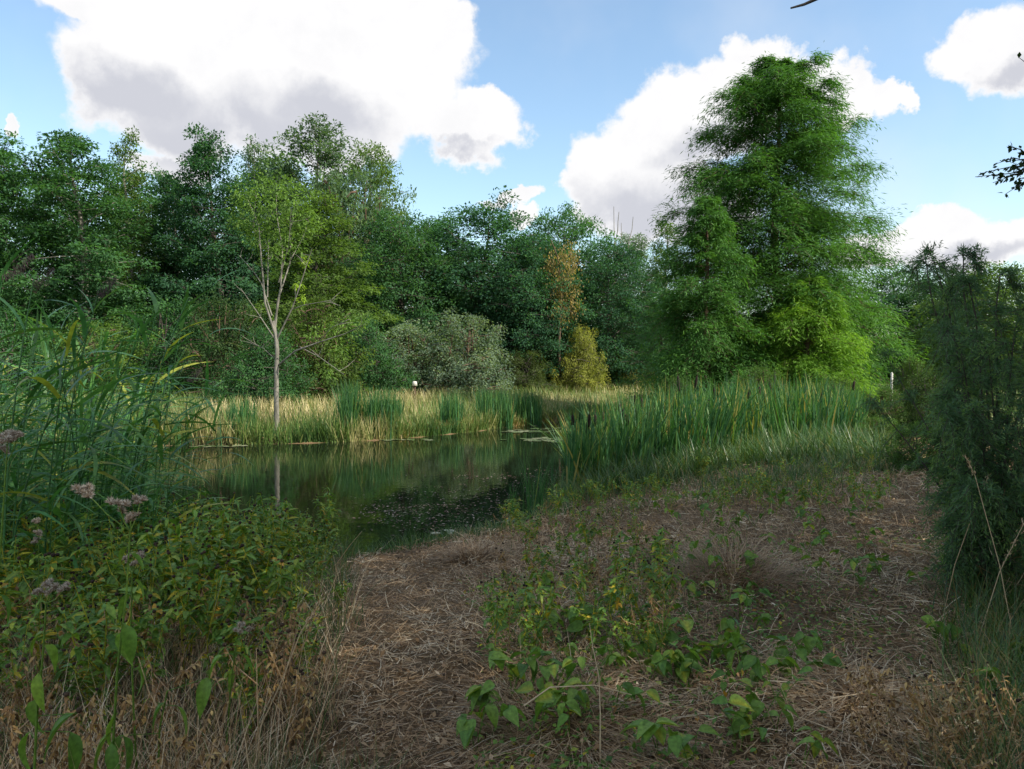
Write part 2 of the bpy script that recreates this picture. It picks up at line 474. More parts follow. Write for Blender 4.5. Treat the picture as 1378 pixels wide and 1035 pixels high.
def broadleaf(seed, H, Rad, cb, prof, nl, nleaf, leaf, clr, flat, stems=1, upward=0.35, hang=0.0, ragged=0.3):
    """trunk and crown meshes of a broad-leaved tree that stands at the origin"""
    r = np.random.default_rng(seed); tr, cr = MB(), MB()
    r0 = 0.012 * H + 0.05
    axes = []
    for s in range(stems):
        off = np.array([0, 0]) if stems == 1 else r.normal(size=2) * Rad * 0.12
        lean = r.normal(size=2) * (0.02 if stems == 1 else 0.22) * Rad
        k = 8; t = np.linspace(0, 1, k)
        p = np.zeros((k, 3)); p[:, :2] = off + np.outer(t, lean) + np.cumsum(r.normal(size=(k, 2)) * 0.012 * H, 0) * t[:, None]
        p[:, 2] = -0.25 + t * (H * 0.93 + 0.25)
        rr = r0 / math.sqrt(stems) * (1 - t) ** 0.8 + 0.012
        rr[0] *= 1.35
        tr.tube(p, rr, 7 if stems == 1 else 5); axes.append(p)
    C, Cr, Ct = [], [], []
    for i in range(nl):
        t = (i + r.uniform(0.1, 0.9)) / nl
        ax = axes[i % stems]
        hz = H * (cb + (1 - cb) * t * 0.97)
        L = Rad * prof(t) * r.uniform(1 - ragged, 1 + ragged * 0.5)
        a = i * 2.399 + r.normal() * 0.35
        z0 = max(hz - L * upward - 0.05 * H, H * cb * 0.8)
        base = np.array([np.interp(z0, ax[:, 2], ax[:, 0]), np.interp(z0, ax[:, 2], ax[:, 1]), z0])
        out = np.array([math.cos(a), math.sin(a), 0])
        end = base + out * L; end[2] = hz - hang * L
        mid = (base + end) / 2 + np.array([0, 0, 0.12 * L])
        path = bez(base, mid, end, 6)
        rb = max(0.018, 0.32 * np.interp(z0, ax[:, 2], r0 / math.sqrt(stems) * (1 - np.linspace(0, 1, 8)) ** 0.8))
        tr.tube(path, np.linspace(rb, 0.010, 6), 5)
        side = np.cross(out, [0, 0, 1])
        nc = max(2, int(round(2 + 2.0 * L / clr)))
        for j in range(nc):
            s = 1 - 0.75 * (j / nc) ** 1.2 if j else 1.0
            q = np.array([np.interp(s * 5, range(6), path[:, d]) for d in range(3)])
            sp = 0.42 * L * (1.05 - s) + 0.28 * clr + 0.16 * L
            q2 = q + side * r.normal() * sp * 0.8 + np.array([0, 0, r.normal() * clr * 0.35])
            if np.linalg.norm(q2 - q) > 0.25:
                tr.tube(np.stack([q, (q + q2) / 2 + [0, 0, 0.05], q2]), [0.022, 0.015, 0.007], 4)
            C.append(q2); Cr.append(clr * r.uniform(0.6, 1.25)); Ct.append(r.uniform(0.15, 0.75))
    top = axes[0][-1]
    for ax in axes:
        for _ in range(3):
            C.append(ax[-1] + r.normal(size=3) * [0.3 * clr, 0.3 * clr, 0.25 * clr]); Cr.append(clr * r.uniform(0.5, 0.9)); Ct.append(r.uniform(0.3, 0.8))
    C = np.array(C); Cr = np.array(Cr); Ct = np.array(Ct)
    w = Cr ** 2; cnt = np.maximum(8, (nleaf * w / w.sum())).astype(int)
    idx = np.repeat(np.arange(len(C)), cnt); n = len(idx)
    u = rvec(r, n); rad = r.uniform(0, 1, n) ** 0.45
    o = u * rad[:, None]
    rr = Cr[idx][:, None]
    loc = o * rr; loc[:, 2] *= flat
    loc[:, 2] -= 0.28 * (o[:, 0] ** 2 + o[:, 1] ** 2) * Cr[idx] * (1 - hang * 0.2)
    P = C[idx] + loc
    cen = np.array([0, 0, H * (cb + 0.4 * (1 - cb))])
    outw = nrm(P - cen)
    D = nrm(nrm(loc + 1e-6) * 0.6 + outw * 0.5 + rvec(r, n) * 0.9 + np.array([0, 0, -0.35 - hang]))
    N = np.array([0, 0, 0.9]) + outw * 0.5 + rvec(r, n) * 0.75
    T = np.clip(Ct[idx] + r.normal(size=n) * 0.13, 0, 0.97)
    cr.cards(P, D, N, leaf * r.uniform(0.5, 1.5, n), leaf * 0.62 * r.uniform(0.5, 1.35, n), T)
    return tr, cr

P_OAK = lambda t: (max(0.0, 1 - (2 * t - 0.78) ** 2 / 1.55)) ** 0.5 if t < 0.4 else max(0.12, 1 - ((t - 0.35) / 0.66) ** 2.3) ** 0.55
P_ALDER = lambda t: 0.9 - 0.15 * abs(t - 0.25) if t < 0.35 else max(0.12, (1 - (t - 0.35) / 0.68) ** 0.62) * 0.92
P_POPLAR = lambda t: 0.75 + 0.25 * math.sin(math.pi * min(1, t * 1.2)) if t < 0.6 else max(0.1, (1 - (t - 0.6) / 0.41) ** 0.5)
P_BUSH = lambda t: max(0.25, math.sqrt(max(0, 1 - (t * 0.95) ** 2.2)))
P_BIRCH = lambda t: max(0.12, (1 - t * 0.9) ** 0.7)

KINDS = {}
def kind(name, bark_m, *a, **k):
    tr, cr = broadleaf(*a, **k)
    KINDS[name] = (tr.mesh(name + '_trunk', bark_m, True), cr.mesh(name + '_crown', LEAF), a[1], a[2])
kind('alder_a', BARK_DARK, 11, 16.0, 4.3, 0.05, P_ALDER, 62, 44000, 0.19, 0.80, 0.42, ragged=0.38)
kind('alder_b', BARK_PALE, 12, 16.0, 4.0, 0.06, P_ALDER, 54, 38000, 0.19, 0.75, 0.38, ragged=0.45)
kind('oak_a', BARK_DARK, 21, 12.0, 4.6, 0.03, P_OAK, 70, 46000, 0.185, 0.72, 0.62, ragged=0.2)
kind('oak_b', BARK_DARK, 22, 12.0, 4.4, 0.03, P_OAK, 66, 44000, 0.18, 0.66, 0.60, ragged=0.25)
kind('poplar', BARK_PALE, 31, 17.0, 3.2, 0.08, P_POPLAR, 60, 38000, 0.18, 0.60, 0.80, upward=0.9, ragged=0.35)
kind('birch', BARK_PALE, 41, 15.0, 2.6, 0.15, P_BIRCH, 46, 15000, 0.16, 0.45, 0.75, hang=0.25, ragged=0.4)
kind('bush_a', BARK_DARK, 51, 3.2, 2.1, 0.0, P_BUSH, 44, 22000, 0.10, 0.36, 0.75, stems=5, upward=0.8, ragged=0.35)
kind('bush_b', BARK_BROWN, 52, 3.4, 1.9, 0.0, P_BUSH, 40, 20000, 0.095, 0.34, 0.85, stems=6, upward=1.1, ragged=0.4)

def place_tree(kd, name, label, cat, px, top, hw, dist, color, rz=0.0, group=None, squash=1.0):
    """a tree whose trunk stands at the pixel's azimuth and distance, as high and wide as it shows"""
    d = ray(px, HORIZON); x = d[0] * dist
    z = gz(x, dist)
    H = CAMZ + ray(px, top)[2] * dist - z
    tm, cm, h0, r0 = KINDS[kd]
    sz = H / h0; sx = (hw / FPX * dist) / r0
    o = thing(name, label, cat, (x, dist, z - 0.02), rz, group, (sx, sx * squash, sz))
    a = new_obj('trunk', tm, o); b = new_obj('crown', cm, o)
    b.color = (*color, 1)
    return o

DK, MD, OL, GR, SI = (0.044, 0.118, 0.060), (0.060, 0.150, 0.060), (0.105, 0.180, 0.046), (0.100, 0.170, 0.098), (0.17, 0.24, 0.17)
WOOD = 'trees of the wood behind the pond'
for t in [
    ('alder_a', 'alder_tree', 'broad alder cut off by the left edge of the picture', -30, 172, 108, 45, MD, 0.3),
    ('alder_b', 'alder_tree', 'tall alder with ragged layered crown, second from the left edge', 112, 160, 112, 46, MD, 1.3),
    ('birch', 'birch_tree', 'slim thin-topped birch poking up right of the ragged alder', 183, 168, 53, 52, OL, 0.9),
    ('alder_b', 'alder_tree', 'lower alder filling the dip in the left skyline', 240, 222, 76, 54, DK, 2.2),
    ('alder_a', 'alder_tree', 'tall dark alder right of the dip in the left skyline', 303, 172, 92, 50, DK, 4.0),
    ('poplar', 'poplar_tree', 'tallest grey green poplar of the left wood', 408, 152, 84, 54, GR, 0.0),
    ('birch', 'birch_tree', 'thin grey-topped birch between the dark alder and the tallest poplar', 348, 180, 51, 56, GR, 2.0),
    ('poplar', 'poplar_tree', 'open-crowned poplar spire right of the tallest poplar', 506, 178, 58, 56, OL, 2.4),
    ('bush_b', 'willow_tree', 'grey green willow crown in front of the two poplars', 470, 232, 79, 50, GR, 0.5),
    ('alder_a', 'alder_tree', 'olive green alder behind the pale young pond-side tree', 430, 262, 104, 41, OL, 5.2),
    ('oak_a', 'oak_tree', 'mid green oak at the foot of the open-crowned poplar', 545, 282, 92, 46, MD, 1.1),
    ('oak_b', 'oak_tree', 'big dark round oak in the middle of the wood edge', 645, 266, 107, 48, DK, 0.4),
    ('oak_a', 'oak_tree', 'lower oak between the middle oak and the golden birch', 712, 315, 76, 46, DK, 3.3),
    ('oak_b', 'oak_tree', 'round-topped oak rising behind the golden birch', 765, 272, 79, 52, MD, 2.5),
    ('oak_a', 'oak_tree', 'dark oak right of the golden birch', 815, 322, 79, 48, DK, 4.4),
    ('poplar', 'poplar_tree', 'grey green poplar far behind, right of the dead bare stems', 850, 306, 46, 62, GR, 1.7),
    ('birch', 'larch_tree', 'narrow pointed tree just left of the great cypress', 888, 288, 48, 60, OL, 3.0),
    ('oak_a', 'oak_tree', 'dark oak far behind, right of the great cypress', 1195, 362, 92, 66, DK, 2.9),
    ('oak_b', 'oak_tree', 'hazy oak rising above the juniper on the right', 1275, 366, 84, 62, MD, 5.0),
    ('oak_a', 'oak_tree', 'bright green oak behind the juniper at the right edge', 1350, 352, 102, 50, OL, 0.9),
]:
    place_tree(t[0], t[1], t[2], t[1].split('_')[0], *t[3:8], rz=t[8], group=WOOD)
# second row that closes the wood
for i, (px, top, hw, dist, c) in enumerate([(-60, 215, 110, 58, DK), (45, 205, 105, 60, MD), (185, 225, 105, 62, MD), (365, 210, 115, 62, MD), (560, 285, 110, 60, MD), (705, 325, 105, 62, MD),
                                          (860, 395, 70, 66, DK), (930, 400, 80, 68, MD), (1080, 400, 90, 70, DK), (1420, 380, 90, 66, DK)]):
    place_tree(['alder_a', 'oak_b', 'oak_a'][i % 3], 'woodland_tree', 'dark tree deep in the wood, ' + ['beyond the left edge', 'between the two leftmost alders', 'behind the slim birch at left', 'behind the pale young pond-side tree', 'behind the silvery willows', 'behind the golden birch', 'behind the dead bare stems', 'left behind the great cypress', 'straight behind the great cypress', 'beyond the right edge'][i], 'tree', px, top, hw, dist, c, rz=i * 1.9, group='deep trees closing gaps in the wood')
# undergrowth along the edge of the wood
UNDER = 'bushes along the edge of the wood'
for (kd, nm, lb, px, top, hw, dist, c, rz) in [
    ('bush_a', 'hazel_bush', 'broad bush at the left edge behind the reeds', 20, 415, 80, 36, MD, 0.2),
    ('bush_b', 'hazel_bush', 'yellowish bush behind the reeds, left of the pond', 130, 432, 70, 34, OL, 1.2),
    ('bush_a', 'hazel_bush', 'round green bush between the reeds and the pale young tree', 225, 405, 75, 37, MD, 2.2),
    ('bush_b', 'willow_bush', 'pale green willow bush left of the pale young tree', 300, 400, 60, 34, (0.055, 0.1, 0.04), 3.2),
    ('bush_a', 'willow_bush', 'low dark bush at the foot of the pale young tree', 345, 440, 60, 29, MD, 4.2),
    ('bush_b', 'willow_bush', 'bright green bush right behind the pale young tree', 430, 398, 66, 32, (0.075, 0.125, 0.03), 5.2),
    ('bush_a', 'willow_bush', 'dark green bush left of the silvery willow', 505, 430, 52, 37, MD, 0.7),
    ('bush_b', 'willow_bush', 'silvery grey willow bush, left of the pair', 545, 436, 76, 40, SI, 1.7),
    ('bush_b', 'willow_bush', 'silvery grey willow bush with the tallest pale shoots, right of the pair', 628, 422, 66, 39, SI, 4.0),
    ('bush_a', 'hawthorn_bush', 'low green bush right of the silvery willows', 695, 472, 44, 43, (0.07, 0.10, 0.035), 2.7),
    ('bush_a', 'hawthorn_bush', 'yellow green bush below the golden birch', 775, 440, 34, 44, (0.27, 0.29, 0.07), 3.7),
    ('bush_b', 'hawthorn_bush', 'dull olive bush at the foot of the yellow green bush', 735, 455, 34, 46, OL, 1.0),
    ('bush_a', 'hawthorn_bush', 'small yellowish bush at the end of the meadow', 855, 478, 36, 47, (0.2, 0.21, 0.06), 5.7),
    ('bush_b', 'elder_bush', 'shady bush under the dark oak right of the golden birch', 815, 465, 36, 50, DK, 0.4),
]:
    place_tree(kd, nm, lb, 'bush', px, top, hw, dist, c, rz=rz, group=UNDER)
for (kd, lb, px, top, hw, dist, c, rz) in [
    ('bush_a', 'leafy bramble behind the cattails, under the left side of the great cypress', 925, 505, 40, 22.5, (0.06, 0.12, 0.035), 0.2),
    ('bush_b', 'leafy bramble with upright shoots in front of the great cypress trunk', 1020, 492, 46, 21.5, (0.065, 0.125, 0.035), 1.5),
    ('bush_a', 'low bramble behind the right end of the cattails', 1110, 508, 50, 20.5, (0.075, 0.13, 0.035), 3.0),
    ('bush_a', 'sunlit bramble beside the white post', 1228, 482, 34, 20, (0.07, 0.12, 0.035), 4.1),
    ('bush_b', 'low bramble hiding the foot of the white post', 1190, 521, 40, 18.5, (0.07, 0.13, 0.04), 0.9),
    ('bush_b', 'low bramble left of the juniper', 1185, 560, 34, 15, (0.09, 0.17, 0.045), 2.1),
    ('bush_a', 'low bramble close behind the left side of the juniper', 1240, 565, 40, 11.5, (0.07, 0.14, 0.04), 1.1),
    ('bush_a', 'low bramble seen through the juniper branches', 1265, 500, 46, 17, (0.05, 0.09, 0.03), 5.1),
]:
    place_tree(kd, 'bramble_bush', lb, 'bush', px, top, hw, dist, c, rz=rz, group='brambles between the cattails and the cypress')

# the golden, half-dead birch
def golden_birch():
    r = np.random.default_rng(5); d = 44.5; tr, cr = MB(), MB()
    x0 = ray(757, HORIZON)[0] * d; z0 = gz(x0, d)
    P = lambda px, py, dd=0.0: at(px, py, d) - np.array([x0, d - dd, z0])
    for pts, r0 in [([(752, 525), (752, 460), (755, 400), (752, 350), (742, 322)], 0.11), ([(754, 410), (765, 370), (768, 335)], 0.05), ([(753, 390), (742, 362), (738, 340)], 0.04), ([(755, 420), (768, 405), (774, 400)], 0.04)]:
        tr.tube(np.array([P(*p, dd=r.normal() * 0.2) for p in pts]), np.linspace(r0, 0.015, len(pts)), 6)
    C = np.array([P(px, py, dd=r.normal() * 0.5) for (px, py) in [(760, 345), (766, 360), (745, 365), (758, 375), (770, 385), (748, 390), (764, 400), (755, 410), (772, 412), (766, 340), (742, 350), (762, 428), (750, 425)]])
    idx = np.repeat(np.arange(len(C)), 110); n = len(idx)
    o = r.normal(size=(n, 3)) * [0.30, 0.30, 0.34]
    cr.cards(C[idx] + o, rvec(r, n) * 0.6 + [0, 0, -0.9], rvec(r, n) + [0, -0.2, 0.5], 0.16, 0.09, np.clip(r.normal(0.45, 0.2, n), 0, 1))
    o = thing('birch_tree', 'dying birch with golden brown leaves at the wood edge', 'tree', (x0, d, z0), group=WOOD)
    tr.build('trunk', BARK_BROWN, o, True); c = cr.build('crown', LEAF, o); c.color = (0.30, 0.235, 0.10, 1)
golden_birch()

# bare dead stems on the skyline
def dead_stems():
    r = np.random.default_rng(6); d = 58; mb = MB()
    x0 = ray(826, HORIZON)[0] * d; z0 = gz(x0, d)
    o = thing('dead_tree', 'bare dead stems sticking up above the wood left of the cypress', 'tree', (x0, d, z0))
    for (pa, pb) in [((826, 510), (826, 278)), ((822, 360), (814, 300)), ((828, 350), (833, 285)), ((826, 400), (836, 300)), ((840, 380), (852, 292))]:
        a, b = at(*pa, d) - [x0, d, z0], at(*pb, d) - [x0, d, z0]
        a[2] = max(a[2], -0.1)
        m = MB(); p = np.linspace(a, b, 6); p[1:-1] += r.normal(size=(4, 3)) * 0.07
        m.tube(p, np.linspace(0.10 if pa[1] == 510 else 0.06, 0.018, 6), 5)
        m.build('stem', BARK_PALE, o, True)
dead_stems()

# feathery cypresses
def cypress(seed, H, prof, nb, leaf=(0.17, 0.026), tw=16, nlf=60, droop=0.35, cb=0.015, rise=0.25, trunk=0.30):
    r = np.random.default_rng(seed); tr, cr = MB(), MB()
    k = 10; t = np.linspace(0, 1, k)
    ax = np.zeros((k, 3)); ax[:, :2] = np.cumsum(r.normal(size=(k, 2)) * 0.006 * H, 0); ax[0, :2] = 0
    ax[:, 2] = -0.2 + t * (H * 0.97 + 0.2)
    rr = trunk * (1 - t) ** 0.85 + 0.012; rr[0] *= 1.5
    tr.tube(ax, rr, 9)
    for i in range(nb):
        t = ((i + r.uniform(0, 1)) / nb) ** (1.05 if trunk > 0.2 else 1.15)
        hz = H * (cb + (0.985 - cb) * t)
        L = prof(t) * r.choice([0.65, 0.85, 0.93, 1.0, 1.03]) * r.uniform(0.9, 1.08)
        a = i * 2.399 + r.normal() * 0.3
        out = np.array([math.cos(a), math.sin(a), 0.0]); side = np.array([-out[1], out[0], 0])
        b0 = np.array([np.interp(hz, ax[:, 2], ax[:, 0]), np.interp(hz, ax[:, 2], ax[:, 1]), hz])
        up = rise * (0.6 + 1.1 * t) + r.normal() * 0.20
        end = b0 + out * L + np.array([0, 0, L * (up - droop * (1.1 - t))])
        mid = b0 + out * L * 0.55 + np.array([0, 0, L * up * 0.75])
        path = bez(b0, mid, end, 7) + np.vstack([np.zeros(3), r.normal(size=(6, 3)) * 0.03 * L])
        tr.tube(path, np.linspace(max(0.014, 0.20 * np.interp(hz, ax[:, 2], rr)), 0.006, 7), 5)
        n = max(5, int(tw * (0.35 + 0.65 * L / prof(0.3))))
        s = r.uniform(0.05, 1.0, n) ** 0.95; s[0] = 1.0; s[1] = 0.95
        base = np.stack([np.interp(s * 6, np.arange(7), path[:, d]) for d in range(3)], -1)
        sg = np.where(np.arange(n) % 2 == 0, 1.0, -1.0)
        tl = L * 0.42 * (1.15 - 0.55 * s) * r.uniform(0.6, 1.25, n) + 0.15
        td = nrm(out * r.uniform(0.45, 1.1, n)[:, None] + side * (sg * r.uniform(0.1, 1.0, n))[:, None] + np.array([0, 0, 1]) * r.normal(0.05, 0.25, n)[:, None])
        m = max(10, int(nlf)); q = np.linspace(0.06, 1, m)
        pos = base[:, None] + td[:, None] * (tl[:, None] * q)[..., None]
        pos[..., 2] -= (tl * droop * 1.1)[:, None] * (q ** 2)[None]
        # a few sub-twigs fan out of each twig
        fan = r.normal(size=(n, m, 3)) * (0.06 + 0.12 * q * (1 - 0.4 * q))[None, :, None]; fan[..., 2] *= 0.85
        pos = pos + fan * np.minimum(1.2, L)
        for j in range(0, n, 2):
            tr.tube(np.stack([base[j], pos[j, m // 2] - fan[j, m // 2] * 0.6, pos[j, -1] - fan[j, -1] * 0.6]), [0.010, 0.007, 0.003], 3)
        tang = td[:, None] + np.array([0, 0, -1]) * (droop * 1.6 * q)[None, :, None]
        sd_ = np.where(np.arange(m) % 2 == 0, 1.0, -1.0)[None, :, None]
        lat = nrm(np.cross(td, [0, 0, 1.0]))[:, None]
        D = nrm(tang) * 0.7 + lat * sd_ * r.uniform(0.3, 1.0, (n, m, 1)) + r.normal(size=(n, m, 3)) * 0.25 + np.array([0, 0, -0.15])
        N = np.array([0, 0, 1.0]) + r.normal(size=(n, m, 3)) * 0.45
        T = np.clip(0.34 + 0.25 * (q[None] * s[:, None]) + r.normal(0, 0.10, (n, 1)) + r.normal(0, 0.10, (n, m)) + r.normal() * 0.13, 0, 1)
        cr.cards(pos.reshape(-1, 3), D.reshape(-1, 3), N.reshape(-1, 3), leaf[0] * r.uniform(0.6, 1.3, n * m), leaf[1] * r.uniform(0.7, 1.3, n * m), T.ravel(), fold=0.1, mid=0.5)
    return tr, cr

def place_cypress(label, px, dist, mbs, color, rz=0.0):
    x = ray(px, HORIZON)[0] * dist; z = gz(x, dist)
    o = thing('cypress_tree', label, 'tree', (x, dist, z - 0.02), rz, 'feathery cypresses by the pond')
    mbs[0].build('trunk', BARK_BROWN, o, True)
    c = mbs[1].build('crown', NEEDLE, o); c.color = (*color, 1)
def height_at(px, top, dist):
    return CAMZ + ray(px, top)[2] * dist - gz(ray(px, HORIZON)[0] * dist, dist)
def prof_big(t):
    return float(np.interp(t, [0, 0.15, 0.35, 0.5, 0.65, 0.78, 0.88, 0.95, 1.0], [3.4, 3.6, 3.75, 3.5, 2.95, 2.35, 1.75, 1.0, 0.3]))
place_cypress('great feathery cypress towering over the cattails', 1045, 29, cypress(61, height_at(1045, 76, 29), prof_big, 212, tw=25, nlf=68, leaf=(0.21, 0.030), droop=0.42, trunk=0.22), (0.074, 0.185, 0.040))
pr2 = lambda t: float(np.interp(t, [0, 0.2, 0.6, 0.9, 1.0], [2.0, 1.9, 1.25, 0.5, 0.15]))
place_cypress('smaller feathery cypress leaning against the left side of the great one', 955, 25.5, cypress(62, height_at(950, 262, 25.5), pr2, 96, tw=18, nlf=62, droop=0.5, trunk=0.12), (0.078, 0.195, 0.044))
pr3 = lambda t: float(np.interp(t, [0, 0.2, 0.6, 0.9, 1.0], [2.1, 2.0, 1.35, 0.6, 0.15]))
place_cypress('low yellow green feathery cypress in front of the great one at right', 1085, 25.0, cypress(63, height_at(1085, 372, 25.0), pr3, 80, tw=18, nlf=62, droop=0.5, trunk=0.10), (0.155, 0.300, 0.040))
place_cypress('young light green cypress left of the group at the meadow end', 893, 34, cypress(64, height_at(893, 395, 34), pr3, 46, tw=14, nlf=40, droop=0.4, trunk=0.10), (0.08, 0.19, 0.055))

# the pale young tree on the far shore
def pond_side_tree():
    r = np.random.default_rng(8); d = 22.0
    x0 = ray(372, HORIZON)[0] * d; z0 = gz(x0, d)
    o = thing('ash_tree', 'slender young tree with pale trunk and bare lower limbs on the far shore', 'tree', (x0, d, z0))
    P = lambda px, py, dd=0.0: at(px, py, d) + ray(px, py) * dd - np.array([x0, d, z0])
    t = MB()
    base = P(372, 580); base[2] = -0.15
    t.tube([base, P(372, 540), P(372, 500), P(373, 470), P(371, 450), P(368, 432)], [0.085, 0.066, 0.062, 0.058, 0.054, 0.036], 9)
    t.build('trunk', BARK_PALE, o, True)
    limbs = [([(371, 452), (362, 405), (354, 345), (350, 305), (332, 265)], 0.05, -0.6), ([(370, 445), (378, 400), (388, 350), (395, 300), (401, 262)], 0.048, 0.5),
             ([(366, 425), (352, 385), (340, 360), (322, 344)], 0.032, 0.5), ([(372, 458), (394, 412), (406, 372), (420, 334)], 0.035, -0.5),
             ([(374, 492), (398, 470), (430, 459), (468, 450), (491, 436)], 0.042, -0.9), ([(404, 467), (432, 482), (463, 504)], 0.02, -0.9),
             ([(371, 458), (350, 425), (324, 388)], 0.025, -0.3), ([(369, 440), (374, 385), (376, 335), (371, 285), (372, 242)], 0.046, 0.1),
             ([(369, 482), (352, 468), (340, 463)], 0.02, 0.3), ([(391, 350), (410, 320), (418, 290)], 0.022, 0.6), ([(360, 400), (362, 350), (362, 310)], 0.028, 0.9),
             ([(390, 418), (410, 412), (440, 405), (458, 412)], 0.018, -1.0), ([(430, 459), (452, 442), (470, 430)], 0.018, -1.3), ([(375, 380), (384, 330), (392, 280)], 0.024, -0.8), ([(352, 340), (343, 300), (345, 262)], 0.022, 0.2)]
    for pts, r0, dd in limbs:
        k = len(pts); m = MB()
        pp = np.array([P(*p, dd=dd * i / (k - 1)) for i, p in enumerate(pts)])
        pp[1:-1] += r.normal(size=(k - 2, 3)) * 0.05; m.tube(pp, np.linspace(r0 * 0.68, 0.006, k), 6)
        for _ in range(4):   # side twigs
            s = r.uniform(0.4, 1) * (k - 1); q = np.array([np.interp(s, range(k), pp[:, a]) for a in range(3)])
            e = q + np.array([r.normal() * 0.25, r.normal() * 0.25, r.uniform(0.05, 0.4)])
            m.tube([q, (q + e) / 2 + r.normal(size=3) * 0.02, e], [0.009, 0.006, 0.003], 4)
        m.build('limb', BARK_PALE, o, True)
    cl = [(340, 258, 22, 0), (328, 283, 20, 0), (362, 276, 26, 0), (390, 272, 22, 0), (406, 298, 20, 0), (358, 308, 24, 0), (385, 318, 22, 0), (345, 325, 14, 0), (375, 250, 16, 0), (416, 286, 13, 0),
          (338, 305, 18, 0), (318, 300, 12, 0), (322, 262, 13, 0), (424, 305, 12, 0), (412, 262, 12, 0), (352, 240, 12, 0), (392, 246, 10, 0), (398, 335, 14, 0), (372, 340, 15, 0), (470, 436, 18, 0), (487, 433, 10, 0), (444, 440, 16, 0), (422, 450, 12, 0), (402, 384, 7, 1), (411, 352, 7, 1), (372, 368, 9, 0), (405, 402, 6, 1), (458, 470, 14, 0), (440, 500, 16, 0), (372, 432, 7, 0)]
    c = MB()
    for (px, py, rad, orange) in cl:
        n = int(rad * rad * 0.5) + 20
        q = P(px, py, dd=r.normal() * 0.5) ; s = rad / FPX * d
        off = rvec(r, n) * (r.uniform(0, 1, n) ** 0.75)[:, None] * s * [1.2, 1.4, 1.1]
        D = nrm(off) + rvec(r, n) * 0.7 + [0, 0, -0.5]
        T = np.clip(r.normal(0.97 if orange else 0.42, 0.03 if orange else 0.2, n), 0, 1 if orange else 0.85)
        c.cards(q + off, D, rvec(r, n) * 0.6 + [0, 0, 1], 0.11, 0.042, T)
    cc = c.build('crown', LEAF, o); cc.color = (0.145, 0.25, 0.062, 1)
pond_side_tree()

# ------------------------------------------------------------------ trees right of the picture whose crowns shade the near bank
def overhanging_oak():
    tm, cm, h0, r0 = KINDS['oak_a']
    x, y = 9.8, 5.6; z = gz(x, y)
    o = thing('oak_tree', 'tall oak outside the picture whose leafy twigs reach in at the right edge', 'tree', (x, y, z), 0.7)
    a = new_obj('trunk', tm, o); a.scale = (0.93, 0.93, 1.25)
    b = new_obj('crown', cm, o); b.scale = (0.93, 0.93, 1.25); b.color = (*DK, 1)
    inv = Matrix.Rotation(-0.7, 4, 'Z') @ Matrix.Translation((-x, -y, -z))
    r = np.random.default_rng(17)
    leafm = MB()
    leafm.cards(np.zeros((1, 3)), np.array([[1.0, 0, -0.1]]), np.array([[0, 0, 1.0]]), 0.046, 0.025, 0.4, fold=0.12, mid=0.5)
    lm = leafm.mesh('oak_leaf', LEAF)
    def place(parent, q, dv, s=1.0):
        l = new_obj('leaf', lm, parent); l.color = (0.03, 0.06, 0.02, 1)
        rot = Vector(dv).to_track_quat('X', 'Z').to_matrix().to_4x4() @ Matrix.Rotation(r.uniform(-1.2, 1.2), 4, 'X')
        l.matrix_basis = inv @ Matrix.Translation(q) @ rot @ Matrix.Scale(s, 4)
    def twig(pts, radii, leaves):
        m = MB(); m.tube(pts, radii, 5)
        me = m.mesh('branch', BARK_DARK, True); me.transform(inv)
        br = new_obj('branch', me, o)
        for i in range(leaves):
            k = len(pts) - 1; s = r.uniform(0.15, 1.0) * k
            q = np.array([np.interp(s, range(k + 1), np.array(pts)[:, d]) for d in range(3)])
            t = np.array(pts[-1]) - np.array(pts[-2])
            dv = nrm(t) + r.normal(size=3) * 0.55 + [0, 0, -0.15]
            place(br, q + r.normal(size=3) * 0.008, dv, r.uniform(0.75, 1.25))
    D = 6.0
    P = lambda px, py, dd=0: at(px, py, D + dd)
    root = P(1470, 205, 0.2)
    twig([(x, y, 5.2), (7.6, 5.9, 4.7), tuple(root), tuple(P(1400, 222))], [0.06, 0.035, 0.012, 0.008], 0)
    for ends in [(1312, 238), (1325, 232), (1342, 220), (1358, 197), (1352, 262), (1368, 240), (1336, 246), (1375, 205), (1372, 255), (1360, 228)]:
        e = P(*ends, dd=r.normal() * 0.12); mid = (P(1400, 224) + e) / 2 + r.normal(size=3) * 0.03 + [0, 0, 0.02]
        twig([tuple(P(1400, 222)), tuple(mid), tuple(e)], [0.006, 0.004, 0.002], 22)
    twig([tuple(root), tuple(P(1400, 100)), tuple(P(1372, 78))], [0.008, 0.005, 0.002], 8)
    D = 4.4
    twig([(x, y, 7.5), (6.0, 5.2, 6.0), (2.6, 4.4, 4.75), tuple(P(1100, -2)), tuple(P(1082, 6)), tuple(P(1064, 11))], [0.06, 0.035, 0.014, 0.010, 0.008, 0.005], 0)
overhanging_oak()
for i, (x, y, H, rad, k) in enumerate([(9.6, -0.8, 15, 4.2, 'oak_b'), (7.5, -7.0, 14, 4.6, 'oak_a')]):
    tm, cm, h0, r0 = KINDS[k]
    o = thing('oak_tree', 'oak outside the picture that shades the near bank, ' + ['nearest on the right', 'right behind the viewer'][i], 'tree', (x, y, gz(x, y)), i * 1.3, 'oaks shading the near bank', (rad / r0, rad / r0, H / h0))
    new_obj('trunk', tm, o); c = new_obj('crown', cm, o); c.color = (*DK, 1)

